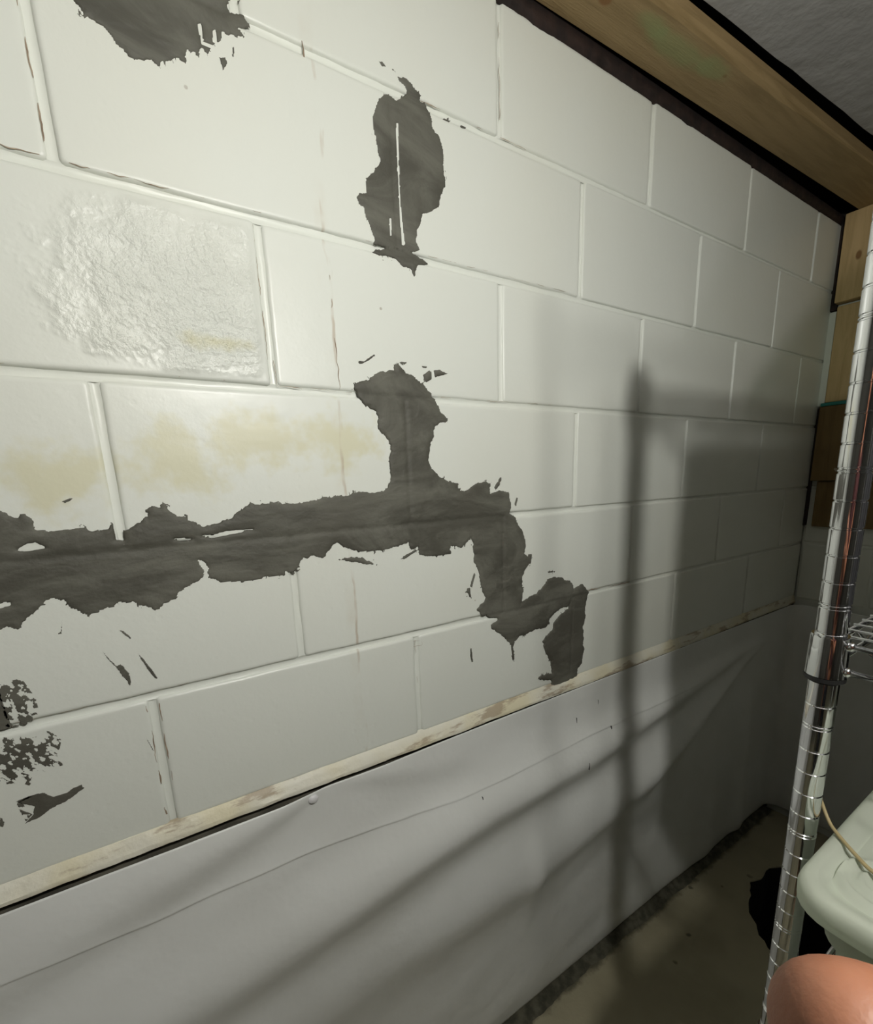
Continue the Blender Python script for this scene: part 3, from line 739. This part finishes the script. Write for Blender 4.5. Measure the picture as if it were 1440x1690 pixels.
# ================================================================== timber along the ceiling and in the far corner
# black strip between the block wall and the ledger
def gap_strip():
    k = 420; vs_, fs = [], []
    for i in range(k + 1):
        x = -1.85 + (CORNER_X + 1.84) * i / k
        e = 1.199 + 0.006 * float(fbm(np.array(x * 18), np.array(0.2), 71, 4)) + 0.003 * float(fbm(np.array(x * 90), np.array(0.2), 73, 3)) + 0.004 * min(1, max(0, x - 0.6))
        vs_ += [(x, 0.004, e), (x, -0.004, e + 0.002), (x, -0.005, 1.226), (x, 0.03, 1.236)]
    for i in range(k):
        for q in range(3): fs.append((i * 4 + q, (i + 1) * 4 + q, (i + 1) * 4 + q + 1, i * 4 + q + 1))
    return struct(mesh_obj('trim_2', vs_, fs, M['gap_black'], None, True))
gap_strip()
def ledger():
    bm = bmesh.new()
    k = 60; rows = []
    for i in range(k + 1):
        x = -1.85 + (CORNER_X + 1.84) * i / k
        ya = 0.005 - 0.029 * x - 0.0035; yb = -0.099 - 0.032 * x
        wn = 0.012 + 0.006 * float(fbm(np.array(x * 5), np.array(0.7), 81, 3)); wn *= 1.0 if x < 0.85 else max(0.25, 1 - (x - 0.85) * 2)
        zb = 1.222
        pr = [(ya, zb + 0.002), (ya - 0.002, zb), (yb + wn, zb), (yb + wn * 0.4, zb + wn * 0.32), (yb, zb + wn * 0.95), (yb, zb + 0.026), (ya, zb + 0.026)]
        rows.append([bm.verts.new((x, y, z)) for y, z in pr])
    m = 7
    for i in range(k):
        for q in range(m):
            bm.faces.new((rows[i][q], rows[i + 1][q], rows[i + 1][(q + 1) % m], rows[i][(q + 1) % m]))
    bm.faces.new(rows[0][::-1]); bm.faces.new(rows[-1])
    bmesh.ops.recalc_face_normals(bm, faces=bm.faces)
    return tag(bm_obj('ledger_board', bm, M['beam']), 'long pine ledger board under the ceiling, stained green in places', 'wooden board')
ledger()
def board(lo, hi, mat, label, bev=0.0025):
    bm = bmesh.new(); add_box(bm, lo, hi, bev, 2)
    o = bm_obj('pine_board', bm, mat)
    return tag(o, label, 'wooden board', 'boards on the far wall')
board((1.565, -0.42, 0.974), (1.603, -0.016, 1.2215), M['board'], 'light pine board with a dark knot, topmost in the far corner')
board((1.583, -0.42, 0.677), (1.603, -0.020, 0.966), M['board'], 'light pine board between the knotty board and the teal strip')
board((1.579, -0.42, 0.424), (1.603, -0.010, 0.6655), M['board_shaded'], 'board with painted-in shade and two pale chips just below the teal strip')
board((1.592, -0.42, 0.268), (1.603, -0.026, 0.4225), M['board_shaded'], 'darkest, lowest board in the far corner')
bm = bmesh.new(); add_box(bm, (1.577, -0.42, 0.666), (1.603, -0.012, 0.676), 0.001)
tag(bm_obj('teal_strip', bm, M['teal']), 'thin teal strip between two boards in the far corner', 'strip')
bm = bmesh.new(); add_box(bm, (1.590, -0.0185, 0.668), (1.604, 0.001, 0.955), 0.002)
struct(bm_obj('lit_wall_strip', bm, M['clean']))  # added pale strip standing in for the lit part of the far wall
# black strips standing in for the shade in the corner beside the boards
bm = bmesh.new(); add_box(bm, (1.588, -0.0155, 0.958), (1.604, 0.003, 1.222), 0.002); struct(bm_obj('corner_shade_upper', bm, M['gap_black']))
bm = bmesh.new(); add_box(bm, (1.594, -0.0095, 0.270), (1.604, 0.003, 0.662), 0.002); struct(bm_obj('corner_shade_lower', bm, M['gap_black']))
B3 = bpy.data.objects['pine_board.002']
for y, z in ((-0.0875, 0.6415), (-0.0805, 0.4585)):
    bm = bmesh.new()
    for dy_, dz_, r in ((0, 0, 0.006), (0.005, 0.003, 0.004), (-0.003, -0.005, 0.003)):
        q_ = bmesh.ops.create_uvsphere(bm, u_segments=8, v_segments=5, radius=r)
        for v in q_['verts']: v.co = Vector((1.5788 + v.co.x * 0.15, y + dy_ + v.co.y, z + dz_ + v.co.z))
    bm_obj('chip', bm, M['chip'], B3)

# ================================================================== chrome wire shelving
LEAN = (-0.015, 0.0); LZ = 0.30
SX0, SX1 = 0.169, 0.760
SY0, SY1 = -0.530, -0.886
unit = empty('wire_shelving_unit', (SX0, SY0, FLOOR_Z))
tag(unit, 'chrome wire shelving unit standing in front of the far wall at the right', 'shelving')
POST_R = 0.0127
def post_bm(cx, cy):
    prof = []
    z = FLOOR_Z + 0.03; top = 0.806
    prof.append((POST_R, z))
    g = math.ceil((z - 0.34) / 0.0254)
    zz = 0.3395 + g * 0.0254
    k = g
    while zz < top - 0.02:
        for dz in ((0.0, 0.0035) if k % 5 == 0 else (0.0,)):
            c = zz + dz
            prof += [(POST_R, c - 0.0013), (POST_R - 0.0009, c - 0.0005), (POST_R - 0.0009, c + 0.0005), (POST_R, c + 0.0013)]
        zz += 0.0254; k += 1
    prof += [(POST_R, top - 0.004), (POST_R - 0.003, top), (0.002, top + 0.001)]
    bm = bmesh.new(); add_lathe(bm, prof, cx, cy, LEAN, 28, LZ)
    return bm
def foot_bm(cx, cy):
    bm = bmesh.new()
    add_lathe(bm, [(0.015, FLOOR_Z), (0.016, FLOOR_Z + 0.006), (0.012, FLOOR_Z + 0.012), (0.005, FLOOR_Z + 0.014), (0.005, FLOOR_Z + 0.031)], cx, cy, LEAN, 20, LZ)
    return bm
CORN = [(SX0, SY0), (SX1, SY0), (SX1, SY1), (SX0, SY1)]
for cx, cy in CORN:
    p = keep(bm_obj('post', post_bm(cx, cy), M['chrome'], sharp=18), unit)
    f = bm_obj('levelling_foot', foot_bm(cx, cy), M['black_plastic']); f.parent = p
def shelf(zc):
    dx = LEAN[0] * (zc - LZ)
    x0, x1 = SX0 + dx, SX1 + dx
    zt, zb = zc + 0.0125, zc - 0.0135
    bm = bmesh.new()
    ins = 0.012
    for zz, r in ((zt, 0.0031), (zb, 0.0031)):
        for (a, b) in (((x0, SY0), (x1, SY0)), ((x1, SY0), (x1, SY1)), ((x1, SY1), (x0, SY1)), ((x0, SY1), (x0, SY0))):
            A = Vector((a[0], a[1], zz)); B = Vector((b[0], b[1], zz)); t = (B - A).normalized()
            add_tube(bm, [A + t * ins, B - t * ins], r, 10)
    # zigzag truss wires between the rails
    for (a, b) in (((x0, SY0), (x1, SY0)), ((x1, SY0), (x1, SY1)), ((x1, SY1), (x0, SY1)), ((x0, SY1), (x0, SY0))):
        A = Vector((a[0], a[1], 0)); B = Vector((b[0], b[1], 0)); t = (B - A).normalized(); L = (B - A).length
        n = int(L / 0.045); pts = []
        for i in range(n + 1):
            q = A + t * (0.03 + (L - 0.06) * i / n); q.z = zt - 0.002 if i % 2 else zb + 0.002
            pts.append(q)
        add_tube(bm, pts, 0.0019, 8)
    fr = keep(bm_obj('shelf_frame', bm, M['chrome']), unit)
    bm = bmesh.new()
    n = int((x1 - x0 - 0.04) / 0.024)
    for i in range(n + 1):
        x = x0 + 0.02 + (x1 - x0 - 0.04) * i / n
        add_tube(bm, [(x, SY0 + 0.002, zt + 0.0042), (x, SY1 - 0.002, zt + 0.0042)], 0.0016, 6)
    for y in (SY0 - 0.12, SY1 + 0.12):
        add_tube(bm, [(x0, y, zt), (x1, y, zt)], 0.0028, 8)
    d = bm_obj('wire_deck', bm, M['chrome']); d.parent = fr
    for cx, cy in CORN:
        bm = bmesh.new()
        add_lathe(bm, [(0.0129, zc + 0.0215), (0.0150, zc + 0.0215), (0.0157, zc + 0.019), (0.0166, zc - 0.0205), (0.0130, zc - 0.0215)], cx, cy, LEAN, 28, LZ)
        # weld beads where the rails meet the collar
        for zz in (zt, zb):
            for (ux, uy) in ((1 if cx < 0.4 else -1, 0), (0, -1 if cy > -0.7 else 1)):
                r_ = bmesh.ops.create_uvsphere(bm, u_segments=10, v_segments=6, radius=0.0048)
                for v in r_['verts']: v.co += Vector((cx + dx + ux * 0.0165, cy + uy * 0.0165, zz))
        c_ = bm_obj('collar', bm, M['chrome'], None, True, 30); c_.parent = fr
        bm = bmesh.new()
        add_lathe(bm, [(0.0129, zc - 0.0212), (0.0168, zc - 0.0212), (0.0168, zc - 0.0252), (0.0129, zc - 0.0265)], cx, cy, LEAN, 24, LZ)
        s_ = bm_obj('sleeve', bm, M['black_plastic'], None, True, 30); s_.parent = fr
for zc in (0.773, 0.290, -0.225, -0.740): shelf(zc)

# ================================================================== plastic tub on the lower shelf, its lid overhanging the end of the unit
def rrect(x0, x1, y0, y1, r, n=6):
    pts = []
    for cx, cy, a0 in ((x1 - r, y1 - r, 0), (x0 + r, y1 - r, 90), (x0 + r, y0 + r, 180), (x1 - r, y0 + r, 270)):
        for i in range(n + 1):
            a = math.radians(a0 + 90 * i / n); pts.append((cx + r * math.cos(a), cy + r * math.sin(a)))
    return pts
def loft(bm, rings, cap0=True, cap1=True):
    R_ = [[bm.verts.new((x, y, z)) for x, y in pts] for pts, z in rings]
    n = len(R_[0])
    for i in range(len(R_) - 1):
        for k in range(n):
            f = bm.faces.new((R_[i][k], R_[i][(k + 1) % n], R_[i + 1][(k + 1) % n], R_[i + 1][k])); f.smooth = True
    if cap0: bm.faces.new(R_[0][::-1])
    if cap1: bm.faces.new(R_[-1])
TX0, TX1, TY0, TY1 = 0.0665, 0.500, -0.850, -0.5535
LIDZ = 0.100; TZ0 = -0.202
tub = empty('storage_tub', ((TX0 + TX1) / 2, (TY0 + TY1) / 2, TZ0))
tag(tub, 'frosted plastic storage tub with a lid on the shelf beside the chrome post', 'storage tub')
def rr(i, r=0.035): return rrect(TX0 + i, TX1 - i, TY0 + i, TY1 - i, r)
bm = bmesh.new()
loft(bm, [(rr(0.045, 0.03), TZ0), (rr(0.041, 0.034), TZ0 + 0.006), (rr(0.028, 0.034), 0.035), (rr(0.020, 0.034), 0.040), (rr(0.018, 0.034), 0.066), (rr(0.009, 0.034), 0.068), (rr(0.009, 0.034), 0.082),
          (rr(0.013, 0.034), 0.082), (rr(0.022, 0.034), 0.064), (rr(0.031, 0.034), 0.034), (rr(0.047, 0.03), TZ0 + 0.004)])
keep(bm_obj('tub_body', bm, M['tub']), tub)
bm = bmesh.new()
loft(bm, [(rr(0.004, 0.034), 0.074), (rr(0.0005, 0.035), 0.076), (rr(0.0, 0.035), 0.092), (rr(0.0015, 0.035), 0.0975), (rr(0.005, 0.034), LIDZ), (rr(0.013, 0.03), LIDZ), (rr(0.017, 0.028), LIDZ - 0.004), (rr(0.024, 0.025), LIDZ - 0.005)], True, False)
# lid panel with a round pressed ring
cxl, cyl = 0.131, -0.608
def lidz(x, y):
    d = math.hypot((x - cxl), (y - cyl))
    z = LIDZ - 0.005
    z += 0.0065 * math.exp(-((d - 0.032) / 0.0045) ** 2) + 0.006 * math.exp(-((d - 0.017) / 0.004) ** 2) - 0.003 * math.exp(-(d / 0.012) ** 2)
    return z
n = 60
x0, x1, y0, y1 = TX0 + 0.022, TX1 - 0.022, TY0 + 0.022, TY1 - 0.022
g = [[bm.verts.new((x0 + (x1 - x0) * i / 84, y0 + (y1 - y0) * j / n, lidz(x0 + (x1 - x0) * i / 84, y0 + (y1 - y0) * j / n))) for j in range(n + 1)] for i in range(85)]
for i in range(84):
    for j in range(n):
        f = bm.faces.new((g[i][j], g[i + 1][j], g[i + 1][j + 1], g[i][j + 1])); f.smooth = True
keep(bm_obj('lid', bm, M['tub']), tub)
# side handle lug
bm = bmesh.new(); add_box(bm, (TX0 + 0.006, -0.74, 0.036), (TX0 + 0.030, -0.66, 0.060), 0.006, 3)
keep(bm_obj('handle', bm, M['tub']), tub)
# cord lying over the lid
bm = bmesh.new()
ctrl = [(0.1865, -0.526, 0.150), (0.1872, -0.531, 0.138), (0.187, -0.5385, 0.120), (0.181, -0.5475, 0.1075), (0.172, -0.557, 0.1035), (0.149, -0.581, 0.1035), (0.137, -0.597, 0.1038), (0.128, -0.625, 0.1042), (0.135, -0.67, 0.104), (0.17, -0.72, 0.1025), (0.24, -0.75, 0.1025)]
def catmull(P, k=8):
    P = [Vector(p) for p in P]; out = []
    for i in range(len(P) - 1):
        a = P[max(i - 1, 0)]; b = P[i]; c = P[i + 1]; d = P[min(i + 2, len(P) - 1)]
        for j in range(k):
            t = j / k
            out.append(0.5 * ((2 * b) + (c - a) * t + (2 * a - 5 * b + 4 * c - d) * t * t + (3 * b - a - 3 * c + d) * t ** 3))
    return out + [P[-1]]
add_tube(bm, catmull(ctrl), 0.0019, 8)
tag(bm_obj('cord', bm, M['cord']), 'thin tan cord draped over the lid of the plastic tub', 'cord')

# ---- things stored higher up on the shelves, out of frame; they throw the shade on the wall
cb = empty('unseen_crate', (0.475, -0.71, 0.3085))
tag(cb, 'tall charcoal storage crate on the middle shelf', 'crate')
bm = bmesh.new(); add_box(bm, (0.215, -0.866, 0.3085), (0.735, -0.555, 0.735), 0.004)
keep(bm_obj('carton', bm, M['dark_tote']), cb)
for s in (0, 1):
    bm = bmesh.new()
    y = (-0.866, -0.712) if s == 0 else (-0.710, -0.555)
    add_box(bm, (0.215, y[0], 0.7355), (0.735, y[1], 0.7445), 0.001)
    keep(bm_obj('lid_half', bm, M['dark_tote']), cb)
for zb, x0_, h_ in ((-0.2068, 0.515, 0.40), (-0.7218, 0.215, 0.42)):  # two unseen crates, added to block bounce light from the room
    t_ = empty('unseen_crate', (x0_, -0.71, zb))
    tag(t_, 'added unseen low charcoal crate on the shelf beside the frosted tub' if x0_ > 0.4 else 'added unseen wide charcoal crate on the lowest shelf', 'crate')
    bm = bmesh.new(); add_box(bm, (x0_, -0.862, zb), (0.735, -0.56, zb + h_), 0.012, 3)
    keep(bm_obj('blocker_body', bm, M['dark_tote']), t_)
    bm = bmesh.new(); add_box(bm, (x0_ - 0.006, -0.868, zb + h_), (0.741, -0.554, zb + h_ + 0.015), 0.005, 2)
    keep(bm_obj('blocker_lid', bm, M['dark_tote']), t_)
# stiffening ribs and a grip on the end of each crate that faces the room
def crate_end(parent, x, z0, z1):
    for y in (-0.83, -0.775, -0.645, -0.59):
        bm = bmesh.new(); add_box(bm, (x - 0.004, y - 0.006, z0 + 0.03), (x + 0.002, y + 0.006, z1 - 0.03), 0.0018, 2)
        keep(bm_obj('rib', bm, M['dark_tote']), parent)
    zc = z1 - 0.08
    bm = bmesh.new(); add_tube(bm, [(x, -0.76, zc), (x - 0.012, -0.752, zc), (x - 0.014, -0.71, zc), (x - 0.012, -0.668, zc), (x, -0.66, zc)], 0.006, 10)
    keep(bm_obj('grip', bm, M['dark_tote']), parent)
crate_end(cb, 0.215, 0.3085, 0.735)
crate_end(bpy.data.objects['unseen_crate.002'], 0.215, -0.7218, -0.3018)
# knotted clear bag on the top shelf
bm = bmesh.new()
rings = []
for i in range(15):
    t = i / 14
    z = 0.792 + t * 0.150
    rad = 0.125 * (1 - t) ** 0.9 + 0.012 if t < 0.93 else 0.012 + (t - 0.93) * 0.2
    pts = []
    for k in range(40):
        a = 2 * math.pi * k / 40
        rr_ = rad * (1 + 0.10 * math.sin(a * 9 + 2 * t) * t + 0.05 * math.sin(a * 4))
        pts.append((0.405 + rr_ * math.cos(a), -0.645 + rr_ * math.sin(a) * 0.8))
    rings.append((pts, z))
loft(bm, rings)
tag(bm_obj('plastic_bag', bm, M['bag']), 'knotted clear plastic bag on the top shelf', 'bag')

# ================================================================== lamps
def pendant(P, r, strength, label):
    lamp = empty('pendant_lamp', (P[0], P[1], CEIL_Z))
    tag(lamp, label, 'lamp', 'bare bulbs hanging from the ceiling')
    x, y, z = P
    bm = bmesh.new(); add_lathe(bm, [(0.002, CEIL_Z - 0.030), (0.012, CEIL_Z - 0.030), (0.040, CEIL_Z - 0.012), (0.045, CEIL_Z - 0.0005)], x, y, (0, 0), 28)
    keep(bm_obj('ceiling_rose', bm, M['porcelain']), lamp)
    bm = bmesh.new(); add_tube(bm, [(x, y, CEIL_Z - 0.028), (x, y, z + r * 1.6 + 0.04)], 0.003, 8)
    keep(bm_obj('flex', bm, M['black_plastic']), lamp)
    bm = bmesh.new(); add_lathe(bm, [(r * 0.75, z + r * 1.2), (r * 0.85, z + r * 1.3), (r * 0.85, z + r * 1.6 + 0.03), (0.004, z + r * 1.6 + 0.045)], x, y, (0, 0), 24)
    keep(bm_obj('socket', bm, M['porcelain']), lamp)
    bm = bmesh.new()
    prof = []
    for i in range(8):
        a = math.radians(-88 + 145 * i / 7); prof.append((max(0.001, r * math.cos(a)), z + r * math.sin(a)))
    prof.append((r * 0.6, z + r * 1.25))
    add_lathe(bm, prof, x, y, (0, 0), 14)
    keep(bm_obj('bulb', bm, make_emit('bulb_glow', LAMP_COLOR + (1,), strength)), lamp)
pendant(LAMP, 0.019, LAMP_STRENGTH, 'brighter bare bulb hanging from the ceiling, nearer the front wall')
pendant(LAMP2, 0.019, LAMP2_STRENGTH, 'dimmer bare bulb hanging lower from the ceiling, nearer the shelving')

# ================================================================== the photographer, one fingertip in frame
def skin_mesh(name, V, E, R, mat, levels=2):
    me = bpy.data.meshes.new(name)
    me.from_pydata([tuple(p) for p in V], E, [])
    o = bpy.data.objects.new(name, me); C.objects.link(o)
    md = o.modifiers.new('skin', 'SKIN'); md.use_smooth_shade = True
    for i, sv in enumerate(me.skin_vertices[0].data):
        r = R[i] if isinstance(R[i], tuple) else (R[i], R[i])
        sv.radius = r; sv.use_root = (i == 0)
    sd = o.modifiers.new('sub', 'SUBSURF'); sd.levels = levels; sd.render_levels = levels
    dg = bpy.context.evaluated_depsgraph_get()
    m2 = bpy.data.meshes.new_from_object(o.evaluated_get(dg))
    o.modifiers.clear(); o.data = m2
    m2.materials.clear(); m2.materials.append(mat)
    m2.polygons.foreach_set('use_smooth', [True] * len(m2.polygons))
    return o
class Sk:
    def __init__(s): s.V = []; s.E = []; s.R = []
    def v(s, p, r): s.V.append(Vector(p)); s.R.append(r); return len(s.V) - 1
    def chain(s, a, pts):
        for p, r in pts:
            b = s.v(p, r); s.E.append((a, b)); a = b
        return a
def person():
    k = Sk()
    r_ = Vector((0.840, -0.541, -0.036)); u_ = Vector((0.146, 0.161, 0.976)); f_ = Vector((0.5225, 0.8254, -0.2139)); o_ = Vector((-0.3876, -0.688, 0.4732))
    W = lambda r, u, f: o_ + r_ * r + u_ * u + f_ * f
    base = Vector((-0.70, -1.18, 0.0)); fd = Vector((0.535, 0.845, 0)); rt = Vector((0.845, -0.535, 0))
    B = lambda r, f, z: base + rt * r + fd * f + Vector((0, 0, z))
    pelvis = k.v(B(0, 0, 0.02), 0.13)
    chest = k.chain(pelvis, [(B(0, 0.0, 0.16), 0.125), (B(0, -0.005, 0.32), 0.135)])
    neckb = k.chain(chest, [(B(0, -0.01, 0.46), 0.075), (B(0, 0.0, 0.54), 0.055)])
    k.chain(neckb, [(B(0, 0.02, 0.62), 0.072), (B(0, 0.025, 0.70), 0.082), (B(0, 0.01, 0.765), 0.07)])
    # right arm holds the phone up
    a = k.chain(chest, [(B(0.17, 0, 0.42), 0.055), (B(0.215, 0.0, 0.34), 0.047), ((-0.445, -1.150, 0.235), 0.040), ((-0.405, -1.075, 0.205), 0.041), ((-0.362, -0.970, 0.243), 0.038), ((-0.328, -0.890, 0.278), 0.032), ((-0.298, -0.815, 0.308), 0.026)])
    palm = k.chain(a, [((-0.281, -0.776, 0.322), 0.030)])
    # index finger reaches round the edge; its tip is what the lens sees
    k.chain(palm, [(W(0.150, -0.122, 0.044), 0.0145), (W(0.130, -0.108, 0.068), 0.0138), (W(0.105, -0.0960, 0.080), 0.0148), (W(0.083, -0.0858, 0.0840), 0.0153), (W(0.0625, -0.0812, 0.0850), 0.0142)])
    k.chain(palm, [(W(0.150, -0.142, 0.046), 0.0120), (W(0.141, -0.135, 0.078), 0.0104), (W(0.119, -0.127, 0.095), 0.0096), (W(0.098, -0.124, 0.096), 0.0085)])
    k.chain(palm, [(W(0.147, -0.162, 0.042), 0.0115), (W(0.140, -0.155, 0.072), 0.0098), (W(0.119, -0.148, 0.088), 0.0092), (W(0.100, -0.146, 0.089), 0.0080)])
    k.chain(palm, [(W(0.141, -0.180, 0.034), 0.0105), (W(0.135, -0.176, 0.060), 0.0088), (W(0.118, -0.170, 0.074), 0.0082), (W(0.102, -0.168, 0.075), 0.0070)])
    k.chain(palm, [(W(0.118, -0.130, 0.012), 0.0140), (W(0.096, -0.114, 0.016), 0.0112), (W(0.076, -0.104, 0.020), 0.0098), (W(0.062, -0.098, 0.022), 0.0082)])
    # left arm hangs
    h = k.chain(chest, [(B(-0.17, 0, 0.42), 0.055), (B(-0.215, -0.01, 0.30), 0.046), (B(-0.23, -0.01, 0.14), 0.041), (B(-0.235, 0.04, -0.01), 0.035), (B(-0.235, 0.09, -0.12), 0.025), (B(-0.235, 0.105, -0.17), 0.030)])
    for j, (ro, ln) in enumerate(((0.025, 0.9), (0.009, 1.0), (-0.008, 0.95), (-0.024, 0.8))):
        k.chain(h, [(B(-0.235 + ro * 0.4, 0.12 + ro, -0.215), 0.0105), (B(-0.23, 0.122 + ro * 1.1, -0.215 - 0.035 * ln), 0.0092), (B(-0.222, 0.120 + ro * 1.1, -0.215 - 0.065 * ln), 0.0078)])
    k.chain(h, [(B(-0.215, 0.145, -0.19), 0.011), (B(-0.205, 0.158, -0.225), 0.009)])
    for s in (-1, 1):
        k.chain(pelvis, [(B(0.09 * s, 0.0, -0.08), 0.095), (B(0.10 * s, 0.02, -0.26), 0.078), (B(0.10 * s, 0.03, -0.42), 0.058), (B(0.105 * s, 0.01, -0.60), 0.052), (B(0.11 * s, -0.01, -0.80), 0.036), (B(0.115 * s, 0.05, -0.838), 0.036), (B(0.12 * s, 0.14, -0.848), 0.028)])
    o = skin_mesh('person', k.V, k.E, k.R, M['skin'], 3)
    # T-shirt and trousers over the body, hair on the head
    c = Sk()
    p = c.v(B(0, 0, -0.02), (0.165, 0.145))
    q = c.chain(p, [(B(0, 0.0, 0.16), 0.150), (B(0, -0.005, 0.33), 0.160)])
    c.chain(q, [(B(0, -0.005, 0.45), 0.095)])
    c.chain(q, [(B(0.17, 0, 0.415), 0.075), (B(0.215, 0.0, 0.34), 0.066), (B(0.23, 0.008, 0.29), 0.062)])
    c.chain(q, [(B(-0.17, 0, 0.415), 0.075), (B(-0.215, -0.01, 0.30), 0.064), (B(-0.222, -0.01, 0.22), 0.060)])
    sh = skin_mesh('shirt', c.V, c.E, c.R, M['shirt']); sh.parent = o; sh['label'] = 'maroon short-sleeved shirt'
    c = Sk()
    p = c.v(B(0, 0, 0.03), 0.150)
    for s in (-1, 1):
        c.chain(p, [(B(0.09 * s, 0.0, -0.08), 0.115), (B(0.10 * s, 0.02, -0.26), 0.096), (B(0.10 * s, 0.03, -0.42), 0.078), (B(0.105 * s, 0.01, -0.60), 0.072), (B(0.11 * s, -0.005, -0.80), 0.066)])
    tr = skin_mesh('trousers', c.V, c.E, c.R, M['trousers']); tr.parent = o; tr['label'] = 'dark trousers'
    c = Sk()
    p = c.v(B(0, -0.035, 0.66), 0.075)
    c.chain(p, [(B(0, -0.02, 0.735), 0.090), (B(0, 0.01, 0.785), 0.078)])
    hr = skin_mesh('hair', c.V, c.E, c.R, M['hair']); hr.parent = o; hr['label'] = 'short dark hair'
    # face
    for (nm, r, f, z, rad, sc) in (('nose', 0, 0.105, 0.675, 0.013, (0.8, 1.2, 1.5)), ('ear', 0.078, 0.02, 0.68, 0.022, (0.4, 0.9, 1.4)), ('ear', -0.078, 0.02, 0.68, 0.022, (0.4, 0.9, 1.4)), ('mouth', 0, 0.088, 0.632, 0.018, (1.5, 0.6, 0.5))):
        bm = bmesh.new()
        q_ = bmesh.ops.create_uvsphere(bm, u_segments=12, v_segments=8, radius=rad)
        for v in q_['verts']: v.co = B(r + v.co.x * sc[0], f + v.co.y * sc[1], z + v.co.z * sc[2])
        bm_obj(nm, bm, M['skin'], o, True)
    for s in (-1, 1):
        bm = bmesh.new()
        q_ = bmesh.ops.create_uvsphere(bm, u_segments=12, v_segments=8, radius=0.012)
        for v in q_['verts']: v.co += B(0.031 * s, 0.094, 0.70)
        bm_obj('eye', bm, M['porcelain'], o, True)
    return tag(o, 'person in a maroon shirt holding up a hand, one fingertip in the lower right corner', 'person')
person()
